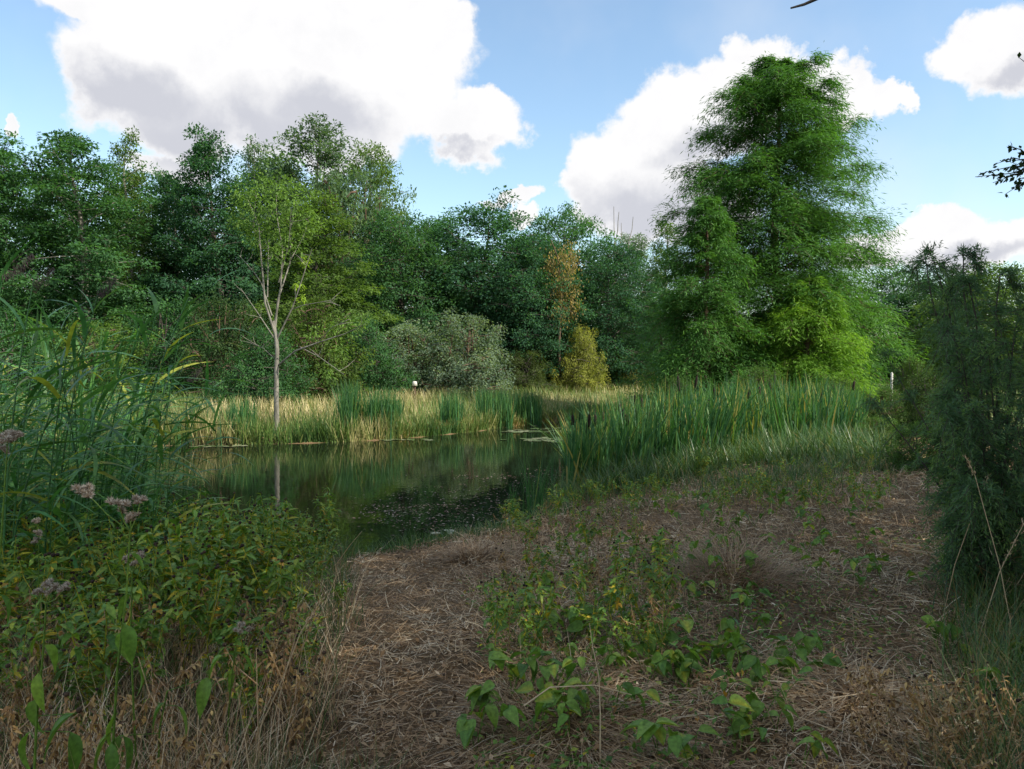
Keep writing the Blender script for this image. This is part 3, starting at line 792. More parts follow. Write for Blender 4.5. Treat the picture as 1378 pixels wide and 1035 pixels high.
# ------------------------------------------------------------------ juniper
def juniper():
    r = np.random.default_rng(71); d = 6.5
    base = on_ground(1335, 800); x0, y0, z0 = base
    o = thing('juniper_bush', 'dark blue green juniper with nodding tips at the right edge', 'bush', (x0, y0, z0 - 0.02))
    sc_ = y0 / FPX
    st, nd, dead = MB(), MB(), MB()
    P = lambda px, py, dd=0.0: at(px, py, y0 + dd) - base
    tips = [(1238, 345, .1), (1262, 350, -.2), (1290, 342, .2), (1275, 372, .4), (1310, 380, -.3), (1340, 372, .3), (1370, 400, -.1), (1395, 380, .3), (1258, 430, .3), (1280, 440, -.4), (1285, 430, -.5), (1330, 440, -.6), (1365, 450, -.7), (1410, 430, 0),
            (1165, 528, .2), (1185, 470, .3), (1255, 570, -.2), (1262, 520, -.5), (1285, 535, -.6), (1280, 540, -.75), (1320, 540, -.8), (1360, 550, -.8), (1400, 520, -.6), (1440, 500, 0),
            (1262, 625, -.1), (1264, 695, -.3), (1268, 745, -.25), (1290, 640, -.6), (1300, 640, -.85), (1345, 650, -.85), (1390, 640, -.8), (1280, 600, .4), (1450, 600, 0.2), (1420, 560, .5), (1350, 480, .7), (1290, 500, .7), (1285, 560, .7),
            (1300, 400, 0.5), (1260, 410, 0.1), (1320, 420, -.1), (1350, 410, .1), (1275, 660, .1), (1385, 480, -.4)]
    for i, (px, py, dd) in enumerate(tips):
        e = P(px, py, dd)
        b = np.array([r.normal() * 0.10, r.normal() * 0.10, 0])
        reach = np.hypot(e[0], e[1])
        mid = np.array([e[0] * 0.45, e[1] * 0.45, e[2] * 0.62 + 0.05])
        path = bez(b, mid, e, 9)
        path[-1, 2] -= 0.03; path[-1, 0] += r.choice([-1, 1]) * 0.05
        if py < 385:
            sg = r.choice([-1, 1]); path = np.vstack([path[:-1], e + [sg * 0.02, 0, 0.03], e + [sg * 0.07, 0, 0.045], e + [sg * 0.12, 0.02, 0.01], e + [sg * 0.15, 0.02, -0.05]])
            path = np.stack([np.interp(np.linspace(0, len(path) - 1, 9), range(len(path)), path[:, a]) for a in range(3)], -1)
        bare = 0.10 if py < 500 else 0.25
        if px < 1220: bare = 0.45
        st.tube(path, 0.002 + 0.017 * np.linspace(1, 0, 9) ** 1.6, 5)
        n = 52 if px > 1220 else 14; s = r.uniform(bare, 1.0, n); s[:3] = 1
        q0 = np.stack([np.interp(s * 8, range(9), path[:, a]) for a in range(3)], -1)
        tang = nrm(np.stack([np.interp(s * 8, range(9), np.gradient(path[:, a])) for a in range(3)], -1))
        td = nrm(tang * 0.55 + rvec(r, n) * 0.9 + [0, 0, 0.05])
        tl = r.uniform(0.10, 0.30, n) * (1.25 - 0.6 * s)
        m = 48; q = np.linspace(0.02, 1, m)
        pos = q0[:, None] + td[:, None] * (tl[:, None] * q)[..., None]
        pos[..., 2] -= (tl * 0.75)[:, None] * (q ** 2)[None]
        for j in range(n):
            st.tube(np.stack([q0[j], pos[j, m // 2], pos[j, -1]]), [0.003, 0.002, 0.001], 3)
        pos = pos + r.normal(size=pos.shape) * 0.012
        D = td[:, None] * 0.8 + np.array([0, 0, -1]) * (q * 0.7)[None, :, None] + r.normal(size=pos.shape) * 0.55
        N = r.normal(size=pos.shape) + [0, 0, 0.6]
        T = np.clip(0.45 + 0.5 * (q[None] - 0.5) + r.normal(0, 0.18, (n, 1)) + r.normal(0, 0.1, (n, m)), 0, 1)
        nd.cards(pos.reshape(-1, 3), D.reshape(-1, 3), N.reshape(-1, 3), r.uniform(0.022, 0.045, n * m), 0.0062, T.ravel(), fold=0.0)
    # brown dead twigs low inside
    for _ in range(170):
        a = r.uniform(0, 6.28); rr = r.uniform(0.05, 0.55); p0 = np.array([math.cos(a) * rr * 0.4, math.sin(a) * rr * 0.4, r.uniform(0.02, 0.5)])
        p1 = p0 + np.array([math.cos(a) * rr, math.sin(a) * rr, r.uniform(0.0, 0.4)])
        dead.tube(np.stack([p0, (p0 + p1) / 2 + r.normal(size=3) * 0.03, p1 + r.normal(size=3) * 0.03]), [0.006, 0.004, 0.002], 3, r.uniform(0.2, 0.9))
    st.build('stem', BARK_DARK, o, True)
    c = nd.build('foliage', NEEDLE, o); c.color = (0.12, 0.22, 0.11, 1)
    dead.build('dead_twigs', STRAW, o)

STRAW = veg('straw', [(0.0, (0.085, 0.048, 0.024)), (0.35, (0.36, 0.225, 0.115)), (0.7, (0.60, 0.43, 0.25)), (1.0, (0.80, 0.68, 0.48))], trans=0.15, rough=0.6, tcol=(1.1, 1.0, 0.8))
BLADE = veg('green_blade', [(0.0, (0.035, 0.075, 0.028)), (0.4, (0.065, 0.14, 0.04)), (0.7, (0.11, 0.19, 0.045)), (0.9, (0.24, 0.20, 0.06)), (1.0, (0.38, 0.25, 0.11))], trans=0.3, rough=0.4, spec=0.5)
TEAL = veg('cattail_blade', [(0.0, (0.028, 0.085, 0.040)), (0.5, (0.052, 0.150, 0.052)), (0.85, (0.12, 0.23, 0.055)), (1.0, (0.36, 0.28, 0.08))], trans=0.35, rough=0.5, spec=0.25)
MEADOW = veg('meadow_blade', [(0.0, (0.06, 0.14, 0.035)), (0.35, (0.16, 0.25, 0.055)), (0.6, (0.36, 0.33, 0.13)), (1.0, (0.62, 0.52, 0.29))], trans=0.3, rough=0.5, tcol=(1.1, 1.15, 0.75))
REED = veg('reed_leaf', [(0.0, (0.036, 0.12, 0.045)), (0.5, (0.068, 0.19, 0.058)), (0.85, (0.13, 0.26, 0.06)), (1.0, (0.34, 0.34, 0.05))], trans=0.35, rough=0.40, spec=0.4, vary=0.30, noise=18.0)
HERB = veg('herb_leaf', [(0.0, (0.055, 0.13, 0.026)), (0.45, (0.125, 0.245, 0.042)), (0.75, (0.21, 0.32, 0.05)), (0.9, (0.56, 0.46, 0.035)), (1.0, (0.46, 0.22, 0.03))], trans=0.32, rough=0.5, vary=0.2, noise=70.0)
DRYLEAF = veg('dry_leaf', [(0.0, (0.06, 0.036, 0.016)), (0.4, (0.25, 0.14, 0.05)), (0.75, (0.44, 0.28, 0.10)), (1.0, (0.60, 0.46, 0.20))], trans=0.2, rough=0.6, vary=0.2, tcol=(1.2, 1.0, 0.7))
FLUFF = veg('fluff', [(0.0, (0.24, 0.17, 0.11)), (0.5, (0.52, 0.43, 0.33)), (1.0, (0.80, 0.75, 0.66))], trans=0.35, rough=0.9, tcol=(1.0, 1.0, 1.0))
DARKHEAD = veg('dark_head', [(0.0, (0.010, 0.006, 0.004)), (0.3, (0.022, 0.012, 0.007)), (1.0, (0.07, 0.042, 0.024))], trans=0.0, rough=0.85)
PLUME = veg('plume', [(0.0, (0.04, 0.028, 0.030)), (1.0, (0.12, 0.085, 0.085))], trans=0.25, rough=0.8, tcol=(1, 0.9, 0.9))
juniper()

# ------------------------------------------------------------------ reeds, cattails, grasses
def strips(seg, L, W, up, droop, T, belly=0.75, twist=0.0):
    """one long leaf that leaves the origin along +X, rises and falls over"""
    mb = MB()
    D = np.array([[math.cos(up), 0, math.sin(up)]]); B = np.array([[0.4, 0, -1.0]])
    mb.blades(np.zeros((1, 3)), D, B, L, W, T, nseg=seg, bend=droop, belly=belly, tipw=0.05, S=np.array([[math.sin(twist), math.cos(twist), 0]]))
    return mb
def reed_leaf_pool():
    pool = []
    r = np.random.default_rng(3)
    for i in range(9):
        pool.append(strips(7, r.uniform(0.34, 0.56), r.uniform(0.028, 0.040), r.uniform(0.3, 0.95), r.uniform(0.25, 0.8), [0.2, 0.35, 0.45, 0.5, 0.6, 0.65, 0.3, 0.75, 0.97][i], twist=r.normal() * 0.5).mesh('reed_leaf', REED, True))
    return pool
def reed_stem(bend, H=1.0):
    mb = MB(); s = np.linspace(0, 1, 9)
    mb.tube(np.stack([bend * s ** 2, 0.02 * np.sin(s * 5) * bend, s * H], -1), np.linspace(0.0042, 0.0016, 9), 5, 0.35)
    return mb.mesh('reed_stem', REED, True)
def plume_mesh(seed):
    r = np.random.default_rng(seed); mb = MB(); n = 420
    q = r.uniform(0, 1, n); L = 0.26
    ax = np.stack([0.10 * q ** 2, 0 * q, L * q - 0.05 * q ** 3], -1)
    sp = 0.075 * np.sin(np.pi * np.clip(q * 0.9 + 0.08, 0, 1))
    off = rvec(r, n) * (r.uniform(0.1, 1, n) * sp)[:, None] + np.stack([sp * 0.5, 0 * q, -sp * 0.5], -1)
    mb.cards(ax + off, nrm(off) * 0.6 + [0.5, 0, -0.7], rvec(r, n), 0.030, 0.0035, r.uniform(0, 1, n), fold=0)
    mb.tube(np.stack([0.10 * np.linspace(0, 1, 5) ** 2, np.zeros(5), L * np.linspace(0, 1, 5)], -1), 0.0015, 4, 0.5)
    return mb.mesh('reed_plume', PLUME)
def reeds():
    r = np.random.default_rng(23)
    pool = reed_leaf_pool(); bends = [0.10, 0.18, 0.26, 0.34, 0.05]
    stems = [reed_stem(b) for b in bends]; plumes = [plume_mesh(i) for i in range(3)]
    spots = []
    for (px, top, dist, lean) in [(268, 398, 6.2, 2), (252, 430, 6.6, 1), (230, 395, 6.0, 2), (290, 520, 7.2, 2), (150, 385, 5.2, 1), (60, 372, 4.6, 0), (20, 360, 4.8, 0), (95, 405, 4.9, 1), (205, 420, 6.4, 1), (45, 400, 5.0, 1), (10, 380, 5.4, 0), (300, 560, 7.6, 2), (275, 370, 6.8, 3)]:
        spots.append((px, top, dist, lean))
    while len(spots) < 112:
        px = r.uniform(-70, 268) if r.random() < 0.7 else r.uniform(-70, 200)
        dist = r.uniform(4.6, 8.8)
        top = r.uniform(425, 570) + max(0, px - 180) * 0.5 * r.random()
        spots.append((px, top, dist, int(r.integers(0, 5))))
    for i, (px, top, dist, b) in enumerate(spots):
        tipx = ray(px, HORIZON)[0] * dist
        bend = bends[b]
        H0 = CAMZ + ray(px, top)[2] * dist
        az = r.normal() * 0.7
        x = tipx - bend * H0 * math.cos(az) ; y = dist - bend * H0 * math.sin(az)
        z = max(gz(x, y), -0.3); H = H0 - z
        if H < 0.6: continue
        lb = 'common reed in the ' + ('front' if dist < 6 else 'middle' if dist < 7.4 else 'back') + ' of the left bed, ' + ('at the left edge of the picture' if px < 40 else 'in its left half' if px < 140 else 'in its right half' if px < 230 else 'at its right end over the water')
        if i == 0: lb = 'tall reed at the right end of the left bed, leaning over the water'
        o = thing('reed', lb, 'reed', (x, y, z - 0.01), az, 'reeds of the left bed')
        s_ = new_obj('stem', stems[b], o); s_.scale = (H, H, H) if False else (H, 1, H)
        nl = int(r.integers(11, 16))
        for j in range(nl):
            s = 0.18 + 0.80 * (j + r.uniform(0, 0.8)) / nl
            l = new_obj('leaf', pool[int(r.integers(0, 9))], o)
            l.location = (bend * s * s * H, 0.0, s * H)
            ang = (0.0 if j % 2 else math.pi) + r.normal() * 0.7
            if r.random() < 0.45: ang = r.normal() * 0.6 - az
            l.rotation_euler = (r.normal() * 0.25, (-0.45 if s > 0.85 else 0) + r.normal() * 0.3, ang)
            k = r.uniform(0.75, 1.2) * (0.8 if s < 0.35 else 1.0); l.scale = (k, k, k)
        if i in (5, 6, 4) or r.random() < 0.05:
            p = new_obj('plume', plumes[i % 3], o); p.location = (bend * H * 0.98, 0, H * 0.985); k = r.uniform(0.8, 1.2); p.scale = (k * 0.75, k * 0.75, k * 0.75)
            p.rotation_euler = (0, 0.4, 0)
    # the rest of the bed, farther left and deeper
    n = 700; mb = MB()
    px = r.uniform(-260, 190, n); d = r.uniform(6.0, 10.0, n)
    x = np.array([ray(p, HORIZON)[0] for p in px]) * d
    z = np.maximum(ground_z(x, d), -0.2)
    P = np.stack([x, d, z], -1)
    az = r.normal(0.2, 0.9, n); B = np.stack([np.cos(az), np.sin(az), -0.2 + 0 * az], -1)
    mb.blades(P, np.array([0.05, 0, 1.0]) + r.normal(size=(n, 3)) * [0.1, 0.1, 0], B, r.uniform(1.1, 2.2, n), 0.009, r.uniform(0.2, 0.75, n), nseg=5, bend=r.uniform(0.05, 0.25, n), belly=0.3)
    m = 3600; idx = r.integers(0, n, m); s = r.uniform(0.1, 0.95, m)
    Q = P[idx] + np.stack([0.1 * s, 0 * s, s * r.uniform(1.1, 2.0, m)], -1)
    az = r.uniform(0, 6.28, m); D = np.stack([np.cos(az), np.sin(az), r.uniform(0.1, 1.2, m)], -1); B = np.stack([np.cos(az) * 0.5, np.sin(az) * 0.5, -1 + 0 * az], -1)
    S = nrm(np.cross(D, B) + rvec(r, m) * 0.4)
    mb.blades(Q, D, B, r.uniform(0.25, 0.5, m), r.uniform(0.018, 0.032, m), np.clip(r.normal(0.45, 0.2, m), 0, 0.95), nseg=4, bend=r.uniform(0.2, 0.7, m), belly=0.8, S=S)
    tag(mb.build('reed_bed', REED), 'dense mass of reeds behind the separate stems at left', 'reeds', kind='stuff')
reeds()

def cattails():
    r = np.random.default_rng(29)
    # seed head on its stalk, unit parts
    st = MB(); st.tube([(0, 0, 0), (0.004, 0, 0.5), (0.0, 0, 1.0)], [0.006, 0.005, 0.003], 5, 0.6); stalk = st.mesh('cattail_stalk', TEAL, True)
    hd = MB(); zz = np.array([0, 0.008, 0.03, 0.10, 0.145, 0.162, 0.168]); hd.tube(np.stack([0 * zz, 0 * zz, zz], -1), [0.003, 0.012, 0.0145, 0.0145, 0.013, 0.007, 0.002], 8, 0.25)
    hd.tube([(0, 0, 0.165), (0.002, 0, 0.21), (0.003, 0, 0.26)], [0.003, 0.0022, 0.0012], 4, 0.7); head = hd.mesh('cattail_head', DARKHEAD, True)
    lv = []
    for i in range(6):
        m = MB(); a = r.uniform(0.02, 0.10)
        m.blades(np.zeros((1, 3)), np.array([[a, 0, 1.0]]), np.array([[1.0, 0, -0.25]]), 1.0, 0.020, [0.3, 0.4, 0.5, 0.6, 0.75, 0.95][i], nseg=6, bend=[0.05, 0.10, 0.16, 0.24, 0.12, 0.45][i], belly=0.5, S=np.array([[math.sin(0.4 * i), math.cos(0.4 * i), 0]]))
        lv.append(m.mesh('cattail_leaf', TEAL, True))
    tips = [(770, 560, 13.2), (787, 572, 13.6), (800, 562, 14), (812, 556, 14.2), (792, 563, 13.5), (856, 536, 15), (864, 540, 15.2), (880, 548, 15), (836, 546, 14.6), (838, 555, 14.4), (858, 555, 14.8), (902, 538, 15.5), (905, 545, 15), (917, 516, 14.8), (934, 516, 15.2), (956, 540, 15.6),
            (980, 536, 16), (891, 553, 14.6), (897, 556, 14.8), (925, 558, 15), (1012, 525, 16), (1022, 522, 16.4), (1033, 520, 16.6), (1036, 518, 16.2), (1041, 510, 16.8), (1009, 530, 15.8), (1031, 532, 16), (1085, 524, 17), (1103, 532, 17), (1146, 516, 17.4), (1070, 526, 17.2), (960, 528, 16), (845, 562, 14.2), (1120, 524, 17.6), (818, 565, 14.0), (870, 556, 14.4)]
    for i, (px, py, d) in enumerate(tips):
        t = at(px, py, d); x, y = t[0] + r.normal() * 0.03, d; z = gz(x, y); H = t[2] - z
        lb = 'cattail with dark brown seed head in the right-hand stand'
        if (px, py) == (917, 516): lb = 'cattail with the longest dark seed head, tallest of the right-hand stand'
        if (px, py) == (770, 560): lb = 'cattail with dark seed head at the left end of the stand, over the water'
        if (px, py) == (1146, 516): lb = 'lone cattail with dark seed head at the right end of the stand'
        o = thing('cattail', lb, 'cattail', (x, y, z - 0.01), r.uniform(0, 6.28), 'cattails with seed heads in the right-hand stand')
        s = new_obj('stalk', stalk, o); hh = H - 0.13; s.scale = (1, 1, hh)
        h = new_obj('seed_head', head, o); h.location = (0, 0, hh - 0.01); k = 1.35 if (px, py) in ((917, 516), (934, 516)) else r.uniform(0.8, 1.15); h.scale = (1.8, 1.8, k * 1.3); h.rotation_euler = (r.normal() * 0.08, r.normal() * 0.08, 0)
        for j in range(6):
            l = new_obj('leaf', lv[int(r.integers(0, 6))], o)
            l.location = (r.normal() * 0.03, r.normal() * 0.03, 0); l.rotation_euler = (0, 0, r.uniform(0, 6.28))
            q = H * r.uniform(0.75, 1.12); l.scale = (q, r.uniform(0.9, 1.4), q)
    # the leaves around them
    mb = MB(); n = 4600
    px = r.uniform(764, 1165, n); d = 12.8 + (px - 764) / 400 * 3.2 + r.uniform(0, 1, n) ** 1.2 * 4.5
    keep = (vnoise(px * 0.05, d * 1.2, 1.0, 9) > -0.55) | (r.random(n) < 0.4); px, d = px[keep], d[keep]; n = len(px)
    x = (px - CX) / FPX * d; P = np.stack([x, d, ground_z(x, d)], -1)
    lean = vnoise(x, d, 2.0, 31) * 0.22
    az = r.uniform(0, 6.28, n); B = np.stack([np.cos(az), np.sin(az), -0.1 + 0 * az], -1)
    D = np.stack([lean + r.normal(0, 0.09, n), r.normal(0, 0.09, n), np.ones(n)], -1)
    topz = CAMZ - (np.interp(px, [764, 830, 950, 1100, 1165], [560, 534, 517, 512, 522]) - HORIZON) / FPX * d
    Hs = np.maximum(0.3, (topz - P[:, 2] + 0.16 * vnoise(x, d, 2.6, 12)) * (0.45 + 0.68 * r.uniform(0, 1, n) ** 0.9))
    T = np.clip(r.normal(0.50, 0.24, n), 0, 0.92); T[r.random(n) < 0.06] = 0.98
    mb.blades(P, D, B, Hs, r.uniform(0.022, 0.044, n), T, nseg=5, bend=np.where(r.random(n) < 0.2, r.uniform(0.3, 0.8, n), r.uniform(0.0, 0.25, n)), belly=0.4)
    tag(mb.build('cattail_leaves', TEAL), 'dense upright cattail leaves of the right-hand stand', 'cattails', kind='stuff')
    # two sparse tufts standing in the water left of the stand
    for lb, px, py, n, H in [('thin green sedge tuft rising from the water, nearer the bank', 690, 692, 22, 0.62), ('thin green sedge tuft in the water left of the cattails', 724, 690, 60, 1.05), ('cattail tuft at the water edge, left foot of the stand', 768, 648, 70, 1.1)]:
        x, y = on_water(px, py); m = MB()
        Pp = r.normal(size=(n, 3)) * [0.10, 0.14, 0]; az = r.uniform(0, 6.28, n)
        m.blades(Pp, np.stack([r.normal(0, 0.15, n), r.normal(0, 0.15, n), np.ones(n)], -1), np.stack([np.cos(az), np.sin(az), -0.2 + 0 * az], -1), H * r.uniform(0.4, 1.0, n), 0.012, np.clip(r.normal(0.45, 0.15, n), 0, 0.9), nseg=4, bend=r.uniform(0.05, 0.3, n), belly=0.3)
        o = m.build('sedge_tuft', TEAL); o.location = (x, y, max(gz(x, y), -0.05)); tag(o, lb, 'sedge')
cattails()

def scatter(r, n, x0, x1, y0, y1):
    return r.uniform(x0, x1, n), r.uniform(y0, y1, n)

def far_shore():
    r = np.random.default_rng(37)
    # belt along the far waterline: walk the shore polygon
    shore = np.array([POND[i] for i in range(11, 25)])
    seg = np.linalg.norm(np.diff(shore, axis=0), axis=1); cum = np.concatenate([[0], np.cumsum(seg)])
    def along(u, off):
        s = u * cum[-1]
        x = np.interp(s, cum, shore[:, 0]); y = np.interp(s, cum, shore[:, 1])
        return x, y + off
    n = 15000; mb = MB()
    u = r.uniform(0.0, 1, n); off = r.uniform(-0.25, 1, n) ** 2 * 3.2 * np.where(r.random(n) < 0.6, 0.6, 1.2)
    x, y = along(u, off); z = ground_z(x, y)
    pxs = x / y * FPX + CX
    green = vnoise(x, y, 0.9, 41) + 0.5 * vnoise(x, y, 3.0, 42)
    T = np.clip(0.31 - 0.30 * green + r.normal(0, 0.17, n), 0, 1)
    # height: taller at left, low towards the far right end
    Hh = np.interp(pxs, [0, 250, 520, 640, 740, 860], [1.0, 0.85, 0.68, 0.55, 0.42, 0.35]) * r.uniform(0.35, 1.15, n) * (1 + 0.45 * vnoise(x, y, 2.2, 43))
    az = r.uniform(0, 6.28, n)
    mb.blades(np.stack([x, y, z - 0.03], -1), np.stack([r.normal(0, 0.22, n), r.normal(0, 0.22, n), np.ones(n)], -1), np.stack([np.cos(az), np.sin(az), -0.3 + 0 * az], -1), Hh, r.uniform(0.018, 0.034, n), T, nseg=3, bend=r.uniform(0, 0.35, n), belly=0.2)
    tag(mb.build('reed_belt', MEADOW), 'straw and green reeds along the far waterline', 'reeds', kind='stuff')
    # rusty low growth at the water line
    mb = MB(); n = 3500; px = r.uniform(540, 760, n); u = (px - 540) / 220
    sx = np.array([on_water(p, 590 - 24 * (p - 540) / 220) for p in px]); x, y = sx[:, 0], sx[:, 1] + r.uniform(-0.25, 0.9, n); az = r.uniform(0, 6.28, n)
    mb.blades(np.stack([x, y, np.maximum(ground_z(x, y), -0.02)], -1), np.stack([np.cos(az) * 0.5, np.sin(az) * 0.5, np.ones(n)], -1), np.stack([np.cos(az), np.sin(az), -0.3 + 0 * az], -1), r.uniform(0.12, 0.42, n), 0.03, np.clip(r.normal(0.88, 0.1, n), 0, 1), nseg=2, bend=0.3)
    tag(mb.build('rusty_sedge', BLADE), 'low rust coloured sedge at the far waterline', 'sedge', kind='stuff')
    # green cattail clumps on the far shore
    for lb, pa, pb, base, H, n in [('blue green cattail clump on the far shore, nearest the pale young tree', 455, 480, 592, 1.55, 420), ('blue green cattail clump on the far shore, second from the pale young tree', 490, 535, 590, 1.35, 600), ('small cattail clump in the middle of the far shore', 592, 618, 582, 1.2, 300),
                                   ('broad cattail clump on the far shore, below the silvery willows', 640, 690, 576, 1.25, 620), ('cattail clump at the right end of the far shore row', 695, 728, 572, 1.25, 420), ('dark cattail clump left of the pale young tree', 300, 330, 598, 1.2, 260), ('green cattail clump at the far left shore', 240, 262, 599, 1.2, 220)]:
        c = np.array(on_water((pa + pb) / 2, base)) + [0, 0.45]; hw = (pb - pa) / 2 / FPX * c[1]
        m = MB(); P_ = np.stack([r.uniform(-1, 1, n) * hw, r.normal(0, 0.35, n), 0 * np.zeros(n)], -1); az = r.uniform(0, 6.28, n)
        zz = ground_z(P_[:, 0] + c[0], P_[:, 1] + c[1]); z0 = gz(*c); P_[:, 2] = zz - z0 - 0.02
        m.blades(P_, np.stack([r.normal(0, 0.08, n), r.normal(0, 0.08, n), np.ones(n)], -1), np.stack([np.cos(az), np.sin(az), -0.2 + 0 * az], -1), H * r.uniform(0.55, 1.05, n), r.uniform(0.022, 0.035, n), np.clip(r.normal(0.5, 0.2, n), 0, 1), nseg=3, bend=r.uniform(0, 0.25, n), belly=0.4)
        o = m.build('cattail_clump', TEAL); o.location = (c[0], c[1], z0); tag(o, lb, 'cattail', 'cattail clumps on the far shore')
    # meadow
    mb = MB(); n = 34000
    y = 20 + 34 * r.uniform(0, 1, n) ** 1.3; x = r.uniform(-0.72, 0.30, n) * y; sd = pond_sd(x, y); k = sd > 0.8; x, y = x[k], y[k]; n = len(x)
    az = r.uniform(0, 6.28, n)
    T = np.clip(0.60 - 0.25 * vnoise(x, y, 0.5, 51) + r.normal(0, 0.16, n) - 0.25 * (x / y < -0.38), 0, 1)
    mb.blades(np.stack([x, y, ground_z(x, y) - 0.02], -1), np.stack([np.cos(az) * 0.25, np.sin(az) * 0.25, np.ones(n)], -1), np.stack([np.cos(az), np.sin(az), -0.4 + 0 * az], -1), r.uniform(0.25, 0.62, n), r.uniform(0.022, 0.04, n), T, nseg=2, bend=r.uniform(0.1, 0.5, n))
    x, y = r.uniform(-0.1, 1.0, 14000), 17 + 30 * r.uniform(0, 1, 14000) ** 1.2; x = x * y; sd = pond_sd(x, y); k = sd > 0.6; x, y = x[k], y[k]; n = len(x); az = r.uniform(0, 6.28, n)
    mb.blades(np.stack([x, y, ground_z(x, y) - 0.02], -1), np.stack([np.cos(az) * 0.25, np.sin(az) * 0.25, np.ones(n)], -1), np.stack([np.cos(az), np.sin(az), -0.4 + 0 * az], -1), r.uniform(0.25, 0.75, n), r.uniform(0.02, 0.035, n), np.clip(r.normal(0.25, 0.16, n), 0, 1), nseg=2, bend=r.uniform(0.1, 0.5, n))
    tag(mb.build('meadow_grass', MEADOW), 'tall pale meadow grass between the pond and the wood', 'grass', kind='stuff')
far_shore()

# ------------------------------------------------------------------ near bank: litter and grass
def path_mask(x, y):
    """1 on the trodden path that leads to the water"""
    cx = np.interp(y, [1.5, 2.6, 4, 6, 8.5], [-0.55, -0.42, -0.50, -0.75, -1.2]); w = np.interp(y, [1.5, 4, 8.5], [0.34, 0.38, 0.5])
    return np.exp(-((x - cx) / w) ** 2)
def in_bed(x, y):
    """the weedy bed left of the path"""
    edge = np.interp(y, [1.5, 2.6, 3.6, 5, 7, 8.6], [-0.62, -0.66, -0.80, -1.0, -1.32, -1.75])
    return x < edge + 0.08 * vnoise(x, y, 3.0, 61)
def litter():
    r = np.random.default_rng(43); mb = MB()
    n = 118000
    y = 1.7 + 12.5 * r.uniform(0, 1, n) ** 1.5; x = r.uniform(-0.35, 0.74, n) * y + r.normal(0, 0.1, n)
    sd = pond_sd(x, y); pm = path_mask(x, y)
    k = (sd > 0.12) & ~(in_bed(x, y) & (r.random(n) < 0.75)) & (r.random(n) > 0.12 * pm) & (vnoise(x, y, 2.4, 70) + 0.6 * vnoise(x, y, 6.0, 71) + r.normal(0, 0.25, n) > -0.85)
    x, y = x[k], y[k]; n = len(x); pm = pm[k]
    z = ground_z(x, y)
    az = r.uniform(0, 6.28, n); el = np.abs(r.normal(0, 0.45, n))
    lift = r.uniform(0, 1, n) ** 2 * (0.06 + 0.05 * np.clip(vnoise(x, y, 3.0, 72), 0, 1)) * (1 - 0.7 * pm)
    D = np.stack([np.cos(az), np.sin(az), el], -1); a2 = az + r.choice([-1.2, 1.2], n); B = np.stack([np.cos(a2), np.sin(a2), -0.3 + 0 * az], -1)
    T = np.clip(0.50 + 0.20 * vnoise(x, y, 1.6, 62) + 0.16 * vnoise(x, y, 5.0, 68) + r.normal(0, 0.24, n), 0, 1)
    S = nrm(np.stack([-np.sin(az), np.cos(az), r.normal(0, 0.8, n)], -1))
    mb.blades(np.stack([x, y, z + 0.004 + lift], -1), D, B, 0.022 + 0.13 * r.uniform(0, 1, n) ** 2.2, np.maximum(0.0024, r.uniform(0.002, 0.006, n) * np.sqrt(y / 3.0)), T, nseg=2, bend=r.uniform(0, 0.9, n), tipw=0.4, S=S)
    # crumpled dead leaves among the straw
    n = 16000; y = 1.8 + 10.5 * r.uniform(0, 1, n) ** 1.4; x = r.uniform(-0.35, 0.74, n) * y; k = (pond_sd(x, y) > 0.2) & (vnoise(x, y, 2.2, 69) + r.normal(0, 0.4, n) > 0); x, y = x[k], y[k]; n = len(x)
    mb.cards(np.stack([x, y, ground_z(x, y) + r.uniform(0.005, 0.06, n)], -1), rvec(r, n) * [1, 1, 0.6], rvec(r, n) * 0.7 + [0, 0, 0.8], r.uniform(0.015, 0.05, n), r.uniform(0.010, 0.024, n), np.clip(r.normal(0.3, 0.22, n), 0, 1), fold=0.4)
    tag(mb.build('straw_litter', STRAW), 'brown dead grass litter strewn over the near bank', 'straw', kind='stuff')
    # standing dead stems and bents
    mb = MB(); n = 15000
    y = 1.9 + 11 * r.uniform(0, 1, n) ** 1.3; x = r.uniform(-0.12, 0.72, n) * y
    sd = pond_sd(x, y); k = (sd > 0.3) & (path_mask(x, y) < 0.35) & (vnoise(x, y, 1.2, 63) + r.normal(0, 0.5, n) > 0.1); x, y = x[k], y[k]; n = len(x)
    az = r.uniform(0, 6.28, n); tl = r.uniform(0.15, 1.2, n)
    mb.blades(np.stack([x, y, ground_z(x, y)], -1), np.stack([np.cos(az) * tl, np.sin(az) * tl, np.ones(n)], -1), np.stack([np.cos(az), np.sin(az), -0.7 + 0 * az], -1), 0.05 + 0.26 * r.uniform(0, 1, n) ** 1.8, 0.0034 * np.sqrt(y / 3), np.clip(r.normal(0.6, 0.2, n), 0, 1), nseg=3, bend=r.uniform(0.1, 0.6, n))
    n = 3400; y = 1.9 + 4.0 * r.uniform(0, 1, n) ** 1.6; x = r.uniform(-0.74, -0.2, n) * y; k = in_bed(x, y); x, y = x[k], y[k]; n = len(x); az = r.uniform(0, 6.28, n); tl = r.uniform(0.05, 1.0, n)
    mb.blades(np.stack([x, y, ground_z(x, y)], -1), np.stack([np.cos(az) * tl, np.sin(az) * tl, np.ones(n)], -1), np.stack([np.cos(az), np.sin(az), -0.7 + 0 * az], -1), r.uniform(0.2, 0.62, n), 0.004, np.clip(r.normal(0.7, 0.2, n), 0, 1), nseg=4, bend=r.uniform(0.05, 0.5, n))
    tag(mb.build('dead_bents', STRAW), 'upright dead grass stems scattered over the near bank', 'grass', kind='stuff')
    # green grass: waterline fringe, band before the cattails, right edge
    mb = MB()
